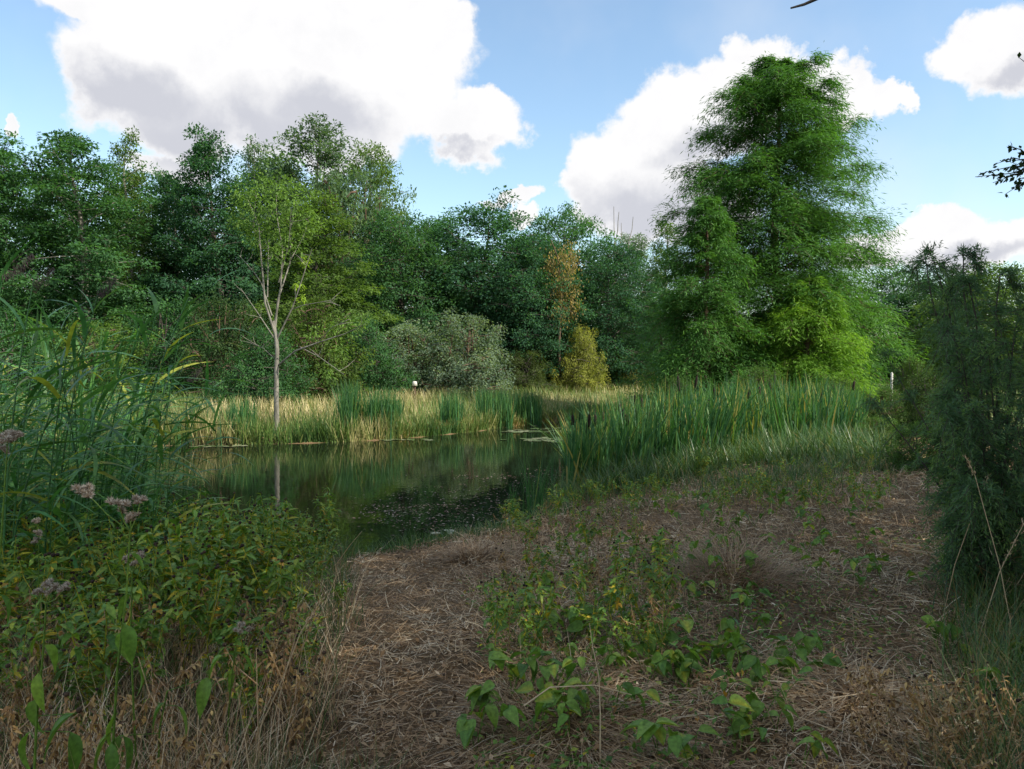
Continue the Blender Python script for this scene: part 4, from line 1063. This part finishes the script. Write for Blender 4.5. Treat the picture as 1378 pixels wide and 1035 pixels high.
    def patch(x, y, hmin, hmax, w, t0, ts, nseg=3, spread_=0.5):
        n = len(x); az = r.uniform(0, 6.28, n); tl = r.uniform(0, spread_, n)
        mb.blades(np.stack([x, y, ground_z(x, y) - 0.005], -1), np.stack([np.cos(az) * tl, np.sin(az) * tl, np.ones(n)], -1), np.stack([np.cos(az), np.sin(az), -0.5 + 0 * az], -1), r.uniform(hmin, hmax, n), w * np.sqrt(y / 4), np.clip(r.normal(t0, ts, n), 0, 1), nseg=nseg, bend=r.uniform(0.1, 0.6, n))
    x, y = scatter(r, 26000, -2.2, 2.2, 7.5, 15); sd = pond_sd(x, y); k = (sd > -0.08) & (sd < 0.42 + 0.2 * vnoise(x, y, 3, 64)); patch(x[k], y[k], 0.05, 0.20, 0.006, 0.5, 0.2)
    n = 16000; px = r.uniform(735, 1215, n); yy = np.interp(px, [735, 900, 1215], [10.4, 9.8, 9.6]) + r.uniform(0, 1, n) ** 0.8 * 4.2; x = (px - CX) / FPX * yy; sd = pond_sd(x, yy)
    k = (sd > 0.05) & (r.random(n) < np.clip((yy - 9.3) / 2.5, 0.1, 1)) & (vnoise(x, yy, 1.4, 65) + r.normal(0, 0.3, n) > -0.1); patch(x[k], yy[k], 0.12, 0.45, 0.0065, 0.52, 0.22, nseg=4, spread_=0.9)
    n = 5200; px = r.uniform(800, 1200, n); yy = np.interp(px, [800, 1000, 1200], [12.4, 13.6, 12.6]) + r.uniform(-0.6, 1.8, n); x = (px - CX) / FPX * yy; k = pond_sd(x, yy) > 0.05; patch(x[k], yy[k], 0.2, 0.7, 0.0095, 0.45, 0.22, nseg=4, spread_=1.0)
    n = 5500; px = r.uniform(1240, 1480, n); yy = r.uniform(2.0, 6.2, n); x = (px - CX) / FPX * yy; k = r.random(n) < np.clip((px - 1240) / 110, 0, 1) ** 1.5; patch(x[k], yy[k], 0.12, 0.5, 0.007, 0.52, 0.28, spread_=0.9)
    n = 12000; x, y = scatter(r, n, 3.0, 13.0, 0.5, 17.0); k = x > 0.70 * y; patch(x[k], y[k], 0.12, 0.45, 0.010, 0.6, 0.25, nseg=2, spread_=0.9)
    n = 2600; x, y = scatter(r, n, -0.95, -0.45, 1.9, 2.75); patch(x, y, 0.12, 0.32, 0.005, 0.6, 0.25, spread_=0.8)
    n = 12000; x, y = scatter(r, n, -7, -0.6, 1.8, 8.6); k = in_bed(x, y) & (pond_sd(x, y) > -0.1); patch(x[k], y[k], 0.15, 0.5, 0.005, 0.5, 0.25, spread_=0.6)
    n = 5000; yy = 3 + 8 * r.uniform(0, 1, n); x = r.uniform(-0.1, 0.7, n) * yy; k = (vnoise(x, yy, 1.8, 66) > 0.35) & (pond_sd(x, yy) > 0.2) & (path_mask(x, yy) < 0.4); patch(x[k], yy[k], 0.05, 0.22, 0.005, 0.5, 0.2)
    tag(mb.build('green_grass', BLADE), 'fresh green grass along the waterline and among the dead litter', 'grass', kind='stuff')
    mb = MB(); n = 30000; y = 2.0 + 9.5 * r.uniform(0, 1, n) ** 1.3; x = r.uniform(-0.14, 0.72, n) * y
    k = (vnoise(x, y, 1.3, 73) + 0.5 * vnoise(x, y, 4.0, 74) + r.normal(0, 0.3, n) > 0.35) & (pond_sd(x, y) > 0.2) & (path_mask(x, y) < 0.5); x, y = x[k], y[k]; n = len(x)
    mb.cards(np.stack([x, y, ground_z(x, y) + 0.10 * r.uniform(0.05, 1, n) ** 1.5], -1), rvec(r, n) * [1, 1, 0.5], rvec(r, n) * 0.5 + [0, 0, 1], r.uniform(0.015, 0.045, n), r.uniform(0.010, 0.026, n), np.clip(r.normal(0.5, 0.2, n), 0, 1), fold=0.2)
    tag(mb.build('ground_cover', HERB), 'small green leaves creeping through the dead grass right of the path', 'ground cover', kind='stuff')
    # dead grass hummocks
    for (px, py, rad, n, lb) in [(985, 775, 0.34, 1100, 'brown dead grass hummock in the middle of the near bank'), (640, 748, 0.26, 600, 'low dead grass hummock at the water edge by the path'), (770, 965, 0.42, 900, 'flattened pale dead grass tussock right of the path in the foreground'), (1150, 930, 0.30, 500, 'small flattened tussock at lower right')]:
        c = on_ground(px, py); m = MB(); az = r.uniform(0, 6.28, n); rr = rad * r.uniform(0, 1, n) ** 0.7
        P_ = np.stack([np.cos(az) * rr, np.sin(az) * rr, 0 * az], -1); P_[:, 2] = ground_z(P_[:, 0] + c[0], P_[:, 1] + c[1]) - c[2]
        a2 = az + r.normal(0, 0.6, n); hgt = 1.0 if py < 800 else 0.35
        m.blades(P_, np.stack([np.cos(a2) * 0.7, np.sin(a2) * 0.7, r.uniform(0.2, 1.3, n) * hgt], -1), np.stack([np.cos(a2), np.sin(a2), -1.0 + 0 * az], -1), r.uniform(0.14, 0.36, n) * (1.25 if py == 775 else 1), 0.0036 * math.sqrt(c[1] / 3), np.clip(r.normal(0.42 if py < 800 else 0.62, 0.2, n), 0, 1), nseg=4, bend=r.uniform(0.3, 0.8, n))
        o = m.build('grass_tussock', STRAW); o.location = c; tag(o, lb, 'tussock')
litter()

# ------------------------------------------------------------------ herbs
def tri_leaf(mb, P, D, N, L, W, T, k=4, curl=0.30, cup=0.16):
    """a rounded leaf blade of a few quads, cupped along the midrib"""
    n = len(P); D = nrm(D); S = nrm(np.cross(D, N)); U = np.cross(S, D)
    ar = lambda x: np.broadcast_to(np.asarray(x, float), (n,))
    L, W = ar(L), ar(W)
    s = np.linspace(0, 1, k + 1); wp = np.maximum(0.02, np.sin(np.pi * s ** 0.72) ** 0.85)
    mid = P[:, None] + D[:, None] * (L[:, None] * s)[..., None] - U[:, None] * (L[:, None] * curl * s ** 2)[..., None]
    lft = mid - S[:, None] * (W[:, None] * 0.5 * wp)[..., None] + U[:, None] * (W[:, None] * cup * wp)[..., None]
    rgt = mid + S[:, None] * (W[:, None] * 0.5 * wp)[..., None] + U[:, None] * (W[:, None] * cup * wp)[..., None]
    V = np.stack([lft, mid, rgt], 2)
    kk = k + 1; i = np.arange(n)[:, None] * 3 * kk + np.arange(k)[None] * 3
    F = np.concatenate([np.stack([i, i + 1, i + 4, i + 3], -1), np.stack([i + 1, i + 2, i + 5, i + 4], -1)], 1)
    TT = np.repeat(ar(T)[:, None], 3 * kk, 1).reshape(n, kk, 3); TT[:, :, 1] += 0.10 * (TT[:, :, 1] < 0.75)
    mb.add(V, F, TT.ravel())

def herb_kind(seed, H, leafmat, stemmat, tmean, tsd, leafL, nl, heads, dry=False):
    r = np.random.default_rng(seed); st, lf, hd = MB(), MB(), MB()
    axes = [np.array([(0, 0, 0), (r.normal() * .03, r.normal() * .03, H * .5), (r.normal() * .06, r.normal() * .06, H)])]
    for _ in range(int(r.integers(3, 6))):
        s = r.uniform(0.3, 0.8); a = r.uniform(0, 6.28); q = axes[0][1] * s * 1.3; q[2] = H * s * 0.9
        e = q + np.array([math.cos(a) * 0.14, math.sin(a) * 0.14, H * (1 - s) * r.uniform(0.7, 1.0)])
        axes.append(np.array([q, (q + e) / 2 + [math.cos(a) * .03, math.sin(a) * .03, 0], e]))
    for ax in axes:
        st.tube(ax, [0.0035, 0.0028, 0.0016], 4, 0.85 if not dry else 0.5)
        m = max(4, int(nl / len(axes))); s = r.uniform(0.12, 1.0, m) * 2
        q = np.stack([np.interp(s, range(3), ax[:, d]) for d in range(3)], -1)
        a = r.uniform(0, 6.28, m); D = np.stack([np.cos(a), np.sin(a), r.normal(0.1, 0.45, m) - (0.6 if dry else 0)], -1)
        T = np.clip(r.normal(tmean, tsd, m), 0, 0.86 if not dry else 1.0)
        if not dry: T[r.random(m) < 0.09] = r.uniform(0.9, 1.0)
        tri_leaf(lf, q, D, rvec(r, m) * 0.5 + [0, 0, 1], leafL * r.uniform(0.6, 1.25, m), leafL * 0.40 * r.uniform(0.7, 1.2, m), T, k=3)
        if heads:
            hd.ball(ax[-1] + [0, 0, 0.006], 0.0085 * r.uniform(0.8, 1.3), r.uniform(0, 1), 6, 4, 0.85)
            if r.random() < 0.6: hd.ball(ax[-1] + r.normal(size=3) * 0.018, 0.007, r.uniform(0, 1), 6, 4, 0.9)
    return st.mesh('herb_stem', stemmat), lf.mesh('herb_foliage', leafmat), (hd.mesh('herb_heads', DARKHEAD, True) if heads else None)

def place_herb(kd, name, label, cat, group, x, y, s, rz):
    o = thing(name, label, cat, (x, y, gz(x, y) - 0.005), rz, group, (s, s, s))
    new_obj('stem', kd[0], o)
    f = new_obj('foliage', kd[1], o); f['kind'] = 'stuff'
    if kd[2]: new_obj('seed_heads', kd[2], o)['kind'] = 'stuff'
    return o

def weed_bed():
    r = np.random.default_rng(53)
    kinds = [herb_kind(i, r.uniform(0.55, 0.75), HERB, HERB, 0.52, 0.18, 0.066, 96, True) for i in range(5)]
    drys = [herb_kind(20 + i, r.uniform(0.35, 0.55), DRYLEAF, STRAW, 0.5, 0.25, 0.034, 84, i % 2 == 0, dry=True) for i in range(4)]
    n = 0
    while n < 270:
        y = r.uniform(3.1, 8.3); x = r.uniform(-0.72 * y, -0.1 * y)
        if not in_bed(np.array([x + 0.12]), np.array([y]))[0] or pond_sd(np.array([x]), np.array([y]))[0] < 0.1: continue
        if y < 4.0 and r.random() < 0.35: continue
        s = r.uniform(0.7, 1.15) * (0.72 if x > np.interp(y, [3, 8.5], [-1.05, -1.95]) else 1.0)
        place_herb(kinds[n % 5], 'bur_marigold', 'yellowing bur marigold in the ' + ('front' if y < 4.6 else 'middle' if y < 6.2 else 'back') + ' of the bed, ' + ('at the left edge' if x / y < -0.52 else 'left of the middle' if x / y < -0.36 else 'near the path'), 'herb', 'bur marigolds of the bed left of the path', x, y, s, r.uniform(0, 6.28)); n += 1
    n = 0
    while n < 116:
        if n < 76: y = r.uniform(1.9, 4.2); x = r.uniform(-0.72 * y, -0.26 * y); lb, g = 'withered brown herb at lower left, ' + ('along the bottom edge' if y < 2.6 else 'behind the front row' if y < 3.4 else 'among the green bur marigolds') + (', near the left edge' if x / y < -0.5 else ', towards the path'), 'withered herbs at lower left'
        else: y = r.uniform(2.2, 3.3); x = r.uniform(0.38 * y, 0.66 * y); lb, g = 'withered brown herb at lower right, ' + ('along the bottom edge' if y < 2.7 else 'farther back') + (' near the right edge' if x / y > 0.52 else ' towards the middle'), 'withered herbs at lower right'
        if n < 76 and not in_bed(np.array([x + 0.1]), np.array([y]))[0]: continue
        place_herb(drys[n % 4], 'withered_herb', lb, 'herb', g, x, y, r.uniform(0.6, 1.05) * (0.75 if n >= 76 else 1), r.uniform(0, 6.28)); n += 1
    # small herbs along the right of the path and among the litter
    n = 0
    while n < 110:
        px, py = r.uniform(660, 900), r.uniform(700, 910)
        p = on_ground(px, py)
        place_herb(kinds[n % 5] if r.random() < 0.6 else drys[n % 4], 'seedling_herb', 'thin low herb in the litter, ' + ('near the water' if py < 750 else 'halfway up the bank' if py < 815 else 'near the broad-leaved patch') + (', beside the path' if px < 750 else ', away from the path' if px > 815 else ''), 'herb', 'thin herbs in the litter right of the path', p[0], p[1], r.uniform(0.35, 0.8), r.uniform(0, 6.28)); n += 1
def mint_band():
    r = np.random.default_rng(55)
    kinds = [herb_kind(80 + i, 0.5, HERB, HERB, 0.50, 0.16, 0.06, 84, False) for i in range(3)]
    for i in range(80):
        px = r.uniform(762, 1200); py = r.uniform(640, 700)
        p = on_ground(px, py)
        if pond_sd(p[:1], p[1:2])[0] < 0.1: continue
        place_herb(kinds[i % 3], 'water_mint', 'bushy green herb at the foot of the cattails, ' + ('left end by the water' if px < 850 else 'left of the middle' if px < 960 else 'right of the middle' if px < 1080 else 'right end') + (', front row' if py > 660 else ', back row'), 'herb', 'green herbs at the foot of the cattails', p[0], p[1], r.uniform(0.45, 0.9), r.uniform(0, 6.28))
weed_bed()
mint_band()

def broad_leaved():
    """low plants with broad leaves, each leaf a part"""
    r = np.random.default_rng(59)
    lms = []
    for i in range(5):
        m = MB(); tri_leaf(m, np.zeros((1, 3)), np.array([[1.0, 0, 0.1]]), np.array([[0, 0, 1.0]]), 1.0, [0.58, 0.70, 0.80, 0.62, 0.74][i], [0.25, 0.4, 0.5, 0.6, 0.72][i], k=6, curl=[0.5, 0.3, 0.6, 0.4, 0.2][i], cup=0.24); lms.append(m.mesh('broad_leaf', HERB, True))
    def plant(px, py, nl, size, H, label, group):
        c = on_ground(px, py); o = thing('bindweed_plant', label, 'plant', (c[0], c[1], c[2] - 0.005), r.uniform(0, 6.28), group)
        m = MB(); tips = []
        for s in range(max(2, nl // 4)):
            a = r.uniform(0, 6.28); rr = r.uniform(0.05, 0.20) * (H / 0.2); e = np.array([math.cos(a) * rr, math.sin(a) * rr, H * r.uniform(0.6, 1.1)])
            pth = bez(np.zeros(3), np.array([e[0] * 0.3, e[1] * 0.3, e[2] * 0.8]), e, 5); m.tube(pth, np.linspace(0.0028, 0.0012, 5), 4, 0.55); tips.append(pth)
        m.build('stem', HERB, o)
        for j in range(nl):
            pth = tips[j % len(tips)]; s = r.uniform(0.45, 1.0) * 4 if j >= len(tips) else 4
            q = np.array([np.interp(s, range(5), pth[:, d]) for d in range(3)])
            l = new_obj('leaf', lms[int(r.integers(0, 5))], o); l.location = q
            k = size * r.uniform(0.65, 1.2); l.scale = (k, k, k); l.rotation_euler = (r.normal() * 0.35, r.uniform(-0.1, 0.75), r.uniform(0, 6.28))
    G = 'broad-leaved plants in the litter'
    for (px, py, nl, lb) in [(700, 830, 7, 'broad-leaved plant with drooping leaves, highest beside the path'), (690, 940, 8, 'dark broad-leaved plant right beside the path'), (745, 935, 6, 'broad-leaved plant between the path and the pale tussock'), (835, 905, 9, 'dense broad-leaved plant behind the pale tussock'), (880, 890, 10, 'dense broad-leaved plant, middle of the leafy patch'),
                             (960, 895, 12, 'largest broad-leaved plant of the leafy patch'), (1000, 925, 10, 'broad-leaved plant at the right end of the leafy patch'), (925, 930, 9, 'broad-leaved plant at the front of the leafy patch'), (640, 1020, 6, 'broad-leaved plant at the bottom beside the path'), (885, 1020, 6, 'broad-leaved plant at the bottom, front of the pale tussock'),
                             (930, 1050, 6, 'broad-leaved plant cut by the bottom edge right of the pale tussock'), (1045, 985, 4, 'small plant with flat pale green leaves at lower right'), (1060, 890, 3, 'single-stemmed plant with hanging leaf right of the leafy patch'), (995, 830, 5, 'plant with a leaning leafy shoot in front of the brown hummock'), (1262, 880, 4, 'small broad-leaved plant below the juniper'),
                             (1240, 800, 4, 'pale leafed plant at the foot of the juniper'), (1290, 790, 6, 'leafy plant in front of the juniper stems'), (1345, 960, 8, 'leafy plant in the grass at the right edge'), (1300, 900, 6, 'leafy plant between the juniper and the right edge grass'), (1080, 1040, 4, 'plant cut by the bottom edge at lower right'), (1160, 800, 5, 'low flat plant between the hummock and the juniper'), (1145, 765, 4, 'bright seedling between the hummock and the juniper')]:
        plant(px, py, int(nl * 1.6), 0.085 if py > 850 else 0.078, 0.21 if py > 850 else 0.17, lb, G)
    for i in range(44):
        px, py = r.uniform(640, 1080), r.uniform(800, 1010)
        c = on_ground(px, py)
        if path_mask(c[0], c[1]) > 0.35: continue
        plant(px, py, int(r.integers(5, 11)), r.uniform(0.06, 0.095), r.uniform(0.12, 0.24), 'low broad-leaved plant ' + ('at the far side' if py < 870 else 'in the middle' if py < 945 else 'at the near side') + ' of the leafy patch, ' + ('beside the path' if px < 760 else 'behind the pale tussock' if px < 900 else 'towards the right'), G)
    for i in range(64):
        px, py = r.uniform(735, 1190), 660 + 110 * r.uniform(0, 1) ** 1.2
        if py > 735 and px < 800: continue
        plant(px, py + 12, int(r.integers(5, 9)), 0.075, r.uniform(0.14, 0.28), 'small bright green seedling ' + ('right under the cattails' if py < 690 else 'between the cattails and the hummock' if py < 725 else 'level with the brown hummock') + ', ' + ('at the left by the water' if px < 860 else 'in the middle' if px < 1020 else 'towards the juniper'), 'seedlings in the dead grass before the cattails')
broad_leaved()

def agrimony():
    """tall close plants with fluffy seed heads at lower left"""
    r = np.random.default_rng(67)
    lms = []
    for i in range(4):
        m = MB(); tri_leaf(m, np.zeros((1, 3)), np.array([[1.0, 0, -0.05]]), np.array([[0, 0, 1.0]]), 1.0, [0.33, 0.37, 0.42, 0.30][i], [0.2, 0.35, 0.5, 0.62][i], k=7, curl=[0.55, 0.35, 0.7, 0.45][i], cup=0.30); lms.append(m.mesh('agrimony_leaf', HERB, True))
    hms = []
    for i in range(3):
        m = MB()
        for _ in range(9):
            c = rvec(r, 1)[0] * [0.030, 0.030, 0.014] * r.uniform(0.3, 1.0); n = 100
            d = rvec(r, n); d[:, 2] = np.abs(d[:, 2]) * 0.9 - 0.15
            m.cards(c + d * 0.003, d, rvec(r, n), r.uniform(0.007, 0.014, n), 0.0018, np.clip(r.normal(0.5, 0.3, n), 0, 1), fold=0)
            m.ball(c, 0.0045, 0.1, 6, 4)
        hms.append(m.mesh('fluffy_head', FLUFF))
    def plant(label, dist, stem_px, heads, leaves):
        pts = [at(px, py, dist + dd) for (px, py, dd) in stem_px]
        b = pts[-1].copy(); b[2] = gz(b[0], b[1]) - 0.01; b0 = b.copy()
        o = thing('hemp_agrimony', label, 'herb', b0, group='hemp agrimonies at lower left')
        path = np.array([b0] + pts[::-1]) - b0
        m = MB(); m.tube(path, np.linspace(0.0045, 0.0022, len(path)), 6, 0.55); m.build('stem', HERB, o, True)
        top = path[-1]
        for (px, py, s) in heads:
            q = at(px, py, dist + r.normal() * 0.03) - b0
            m = MB(); m.tube([top, (top + q) / 2 + [0, 0, -0.01], q], [0.002, 0.0018, 0.0014], 5, 0.6); m.build('flower_stalk', HERB, o, True)
            h = new_obj('seed_head', hms[int(r.integers(0, 3))], o); h.location = q; h.scale = (s, s, s); h.rotation_euler = (r.normal() * 0.3, r.normal() * 0.3, r.uniform(0, 6.28))
        for (px, py, L, ang, pitch) in leaves:
            q = at(px, py, dist + r.normal() * 0.02) - b0
            zc = np.clip(q[2], path[0, 2], path[-1, 2]); a = np.array([np.interp(zc, path[:, 2], path[:, d]) for d in range(3)])
            m = MB(); m.tube([a, (a + q) / 2, q], 0.0014, 4, 0.5); m.build('leaf_stalk', HERB, o)
            l = new_obj('leaf', lms[int(r.integers(0, 4))], o); l.location = q; l.scale = (L, L, L); l.rotation_euler = (r.normal() * 0.3, pitch, ang)
    plant('hemp agrimony with a cluster of pale fluffy seed heads, highest at lower left', 2.25, [(175, 715, 0), (170, 800, 0), (158, 900, 0), (150, 1040, 0)],
          [(115, 662, 1.25), (160, 682, 1.15), (176, 696, 0.9), (190, 672, 0.9)], [(172, 735, .07, 2.6, .5), (176, 745, .06, 0.3, .7), (168, 840, .11, -0.6, 1.1), (165, 850, .09, 2.2, 1.0), (158, 960, .12, 3.0, .9), (150, 985, .13, 3.6, .8), (165, 990, .12, -0.3, 1.1), (150, 1000, .11, 5.2, 1.0)])
    plant('hemp agrimony with one small fluffy head at its side, behind the highest one', 2.6, [(178, 770, 0), (176, 850, 0), (180, 960, 0), (185, 1060, 0)], [(172, 752, 0.7), (190, 748, 0.75), (182, 758, .6)], [(180, 780, .08, .2, .6), (176, 800, .08, 3.2, .7), (185, 900, .09, .5, 1.0)])
    plant('hemp agrimony with dull brown heads and hanging leaves near the left edge', 2.2, [(62, 812, 0), (58, 880, 0), (50, 960, 0), (45, 1060, 0)], [(68, 790, 1.0), (88, 792, .7), (52, 796, .7)], [(58, 850, .09, 3.0, .6), (60, 868, .08, 0.2, .8), (52, 905, .11, 5.0, 1.2), (50, 940, .11, 4.0, 1.2), (40, 985, .11, 3.4, 1.0), (100, 960, .14, 3.5, .5), (95, 985, .13, 5.6, .9)])
    plant('hemp agrimony with brown heads cut by the left edge of the picture', 2.6, [(8, 625, 0), (2, 720, 0), (-8, 860, 0), (-15, 1000, 0)], [(10, 592, 1.3), (25, 585, .9), (2, 605, .9)], [(2, 720, .10, 3.2, .8), (0, 800, .10, 0.2, .9)])
    plant('hemp agrimony with a faded head and hanging leaves, rightmost at lower left', 2.9, [(318, 862, 0), (310, 930, 0), (305, 1000, 0)], [(322, 845, .9), (335, 848, .6)], [(300, 882, .10, 3.4, .5), (325, 880, .09, .3, .8), (312, 900, .08, 5.0, 1.0)])
    plant('hemp agrimony with drooping green leaves and no head, beside the rightmost', 2.6, [(225, 930, 0), (215, 980, 0), (212, 1060, 0)], [], [(222, 945, .10, 3.5, .7), (238, 950, .12, .1, .9), (280, 912, .11, 4.6, .8), (160, 990, .12, 4.8, 1.2)])
    plant('slender herb with a russet seed spike near the left edge', 3.6, [(52, 730, 0), (52, 800, 0), (54, 900, 0)], [(50, 700, .8), (52, 716, .8), (48, 728, .8)], [(60, 790, .07, .2, .8)])
agrimony()

def tall_stems():
    """separate long dry stems"""
    r = np.random.default_rng(73)
    for lb, d, pts, t in [('long pale dry stem standing in the pale tussock', 3.0, [(808, 960), (806, 910), (798, 872), (793, 838)], 0.85), ('bent golden stalk rising at the right edge of the weed bed', 2.9, [(345, 990), (380, 915), (405, 850), (435, 805)], 0.75), ('stiff golden stalk in the lower left foreground', 2.7, [(348, 1010), (346, 930), (345, 872)], 0.7), ('dry stalk leaning left in the lower left foreground', 2.6, [(240, 1000), (200, 930), (186, 884)], 0.7),
                          ('golden grass stem leaning over at the right edge, left one', 4.4, [(1372, 900), (1345, 760), (1312, 640), (1300, 615)], 0.75), ('golden grass stem leaning over at the right edge, right one', 4.4, [(1300, 930), (1320, 850), (1345, 770), (1385, 690)], 0.75), ('thin pale stem lying across the pale tussock', 2.9, [(705, 950), (740, 925), (800, 922), (850, 935)], 0.8),
                          ('dry stalk leaning right at the top of the weed bed', 5.6, [(452, 760), (470, 735), (487, 715)], 0.7), ('grass stem with feathery head beside the juniper', 4.8, [(1262, 860), (1285, 760), (1310, 690), (1330, 640)], 0.6)]:
        P_ = np.array([at(px, py, d) for px, py in pts]); b = P_[0].copy()
        g = gz(b[0], b[1])
        if 'lying' not in lb: P_ = np.vstack([[b[0], b[1], min(g, b[2]) - 0.01], P_]); b = P_[0].copy()
        else: b[2] = min(b[2], P_[:, 2].min())
        m = MB(); m.tube(P_ - b, np.linspace(0.0032, 0.0014, len(P_)), 5, t)
        n = 60; q = r.uniform(0.75, 1.0, n) * (len(P_) - 1); Q = np.stack([np.interp(q, range(len(P_)), P_[:, a] - b[a]) for a in range(3)], -1)
        if 'right edge' in lb or 'feathery' in lb: m.cards(Q + r.normal(size=(n, 3)) * 0.006, nrm(P_[-1] - P_[-2]) + rvec(r, n) * 0.4, rvec(r, n), 0.018, 0.004, r.uniform(0.4, 0.9, n))
        o = m.build('dry_stalk', STRAW); o.location = b; tag(o, lb, 'stalk', 'separate dry stalks')
tall_stems()

# ------------------------------------------------------------------ on the water
def lily_pads():
    r = np.random.default_rng(79)
    PAD = veg('lily_pad', [(0.0, (0.05, 0.09, 0.03)), (0.5, (0.12, 0.16, 0.07)), (1.0, (0.30, 0.30, 0.20))], trans=0.0, rough=0.22, spec=0.7, vary=0.3)
    FLECK = veg('floating_leaf', [(0.0, (0.05, 0.03, 0.02)), (0.5, (0.18, 0.12, 0.09)), (1.0, (0.34, 0.29, 0.24))], trans=0.0, rough=0.65, spec=0.2, vary=0)
    pads = []
    for i in range(4):
        m = MB(); k = 14; a = np.linspace(0.16, 2 * np.pi - 0.16, k); rr = 1 + r.normal(0, 0.04, k)
        ring = np.stack([np.cos(a) * rr, np.sin(a) * rr, 0.03 + r.normal(0, 0.015, k)], -1); inner = ring * [0.5, 0.5, 0.3]; cen = np.array([[0.04, 0, 0.0]])
        V = np.vstack([ring, inner, cen]); F = [(j, j + 1, k + j + 1, k + j) for j in range(k - 1)] + [(k + j, k + j + 1, 2 * k, 2 * k) for j in range(0, k - 1)]
        F = [f for f in F[:k - 1]] + [(k + j, k + j + 1, k + j + 2, 2 * k) for j in range(0, k - 2, 2)] + [(k + k - 2, k + k - 1, 2 * k, 2 * k)][:0]
        m.add(V, F, 0.3 + 0.2 * i); pads.append(m.mesh('lily_pad', PAD, True))
    def pad(px, py, rad, lb, g):
        x, y = on_water(px, py)
        if pond_sd(np.array([x]), np.array([y]))[0] > -0.05: return
        o = new_obj('lily_pad', pads[int(r.integers(0, 4))]); o.location = (x, y, 0.006 + r.uniform(0, 0.004)); o.rotation_euler = (r.normal() * 0.03, r.normal() * 0.03, r.uniform(0, 6.28)); o.scale = (rad, rad, rad); tag(o, lb, 'lily pad', g)
    for (cx, cy, sx, sy, n, rad, lb) in [(738, 592, 32, 2.2, 46, 0.14, 'lily pad in the bright patch left of the cattails'), (715, 581, 40, 1.6, 30, 0.14, 'lily pad in the thin far row beyond the bright patch'), (760, 577, 30, 1.4, 20, 0.14, 'lily pad at the far right bend of the pond'), (530, 592, 30, 1.5, 16, 0.11, 'lily pad near the far shore below the cattail clumps'), (290, 601, 28, 1.2, 18, 0.12, 'lily pad near the far shore at left'),
                                         (612, 719, 13, 3.5, 14, 0.060, 'pale lily pad close to the near shore by the path'), (690, 701, 20, 5, 14, 0.065, 'pale lily pad close to the near shore below the cattails')]:
        for _ in range(n): pad(cx + r.normal() * sx * 0.6, cy + r.normal() * sy * 0.6, rad * r.uniform(0.6, 1.2), lb, lb.replace('lily pad', 'lily pads'))
    mb = MB(); n = 1600
    c = [(540, 682, 45, 4), (590, 668, 60, 6), (640, 660, 60, 8), (700, 655, 35, 12), (560, 700, 50, 5), (680, 680, 50, 8), (620, 690, 60, 8), (660, 642, 60, 3), (740, 640, 20, 8), (530, 690, 30, 3), (600, 710, 50, 6)]
    idx = r.integers(0, len(c), n); px = np.array([c[i][0] for i in idx]) + r.normal(size=n) * np.array([c[i][2] for i in idx]) * 0.9; py = np.array([c[i][1] for i in idx]) + r.normal(size=n) * np.array([c[i][3] for i in idx]) * 0.85
    W_ = np.array([on_water(a, b) for a, b in zip(px, py)]); k = pond_sd(W_[:, 0], W_[:, 1]) < -0.05; W_ = W_[k]; n = len(W_); az = r.uniform(0, 6.28, n)
    mb.cards(np.stack([W_[:, 0], W_[:, 1], r.uniform(0.003, 0.012, n)], -1), np.stack([np.cos(az), np.sin(az), r.normal(0, 0.1, n)], -1), np.array([0, 0, 1.0]) + r.normal(size=(n, 3)) * 0.12, r.uniform(0.02, 0.065, n), r.uniform(0.012, 0.032, n), r.uniform(0, 1, n) ** 1.6, fold=0.1)
    tag(mb.build('floating_leaves', FLECK), 'brown fallen leaves and weed drifting on the dark water', 'leaves', kind='stuff')
lily_pads()

# ------------------------------------------------------------------ posts
def posts():
    m = bpy.data.materials.new('weathered_white_wood'); m.use_nodes = True
    p = m.node_tree.nodes['Principled BSDF']; n = m.node_tree.nodes.new('ShaderNodeTexNoise'); n.inputs['Scale'].default_value = 25
    cr = m.node_tree.nodes.new('ShaderNodeValToRGB'); cr.color_ramp.elements[0].color = (0.45, 0.42, 0.36, 1); cr.color_ramp.elements[1].color = (0.78, 0.76, 0.70, 1)
    m.node_tree.links.new(n.outputs[0], cr.inputs[0]); m.node_tree.links.new(cr.outputs[0], p.inputs['Base Color']); p.inputs['Roughness'].default_value = 0.8
    t = at(1200, 501, 21.0); g = gz(t[0], t[1])
    mb = MB(); H = t[2] - g; mb.tube([(0, 0, -0.1), (0, 0, H * 0.5), (0.005, 0, H - 0.03), (0.005, 0, H)], [0.034, 0.033, 0.032, 0.006], 8, 0.5)
    o = mb.build('wooden_post', m, smooth=False); o.location = (t[0], t[1], g); tag(o, 'pale wooden post right of the great cypress', 'post')
    t = at(558, 513, 34.0); g = gz(t[0], t[1]); H = t[2] - g
    o = thing('marker_post', 'small white-capped marker in the meadow grass before the silvery willows', 'post', (t[0], t[1], g))
    mb = MB(); mb.tube([(0, 0, -0.1), (0, 0, H * 0.6), (0, 0, H - 0.1)], [0.05, 0.05, 0.05], 8, 0.5); mb.build('post', BARK_BROWN, o)
    mb = MB(); mb.tube([(0, 0, H - 0.20), (0, 0, H - 0.19), (0, 0, H - 0.05), (0, 0, H - 0.01), (0, 0, H)], [0.08, 0.11, 0.10, 0.08, 0.01], 12, 0.5); mb.build('cap', m, o, True)
posts()
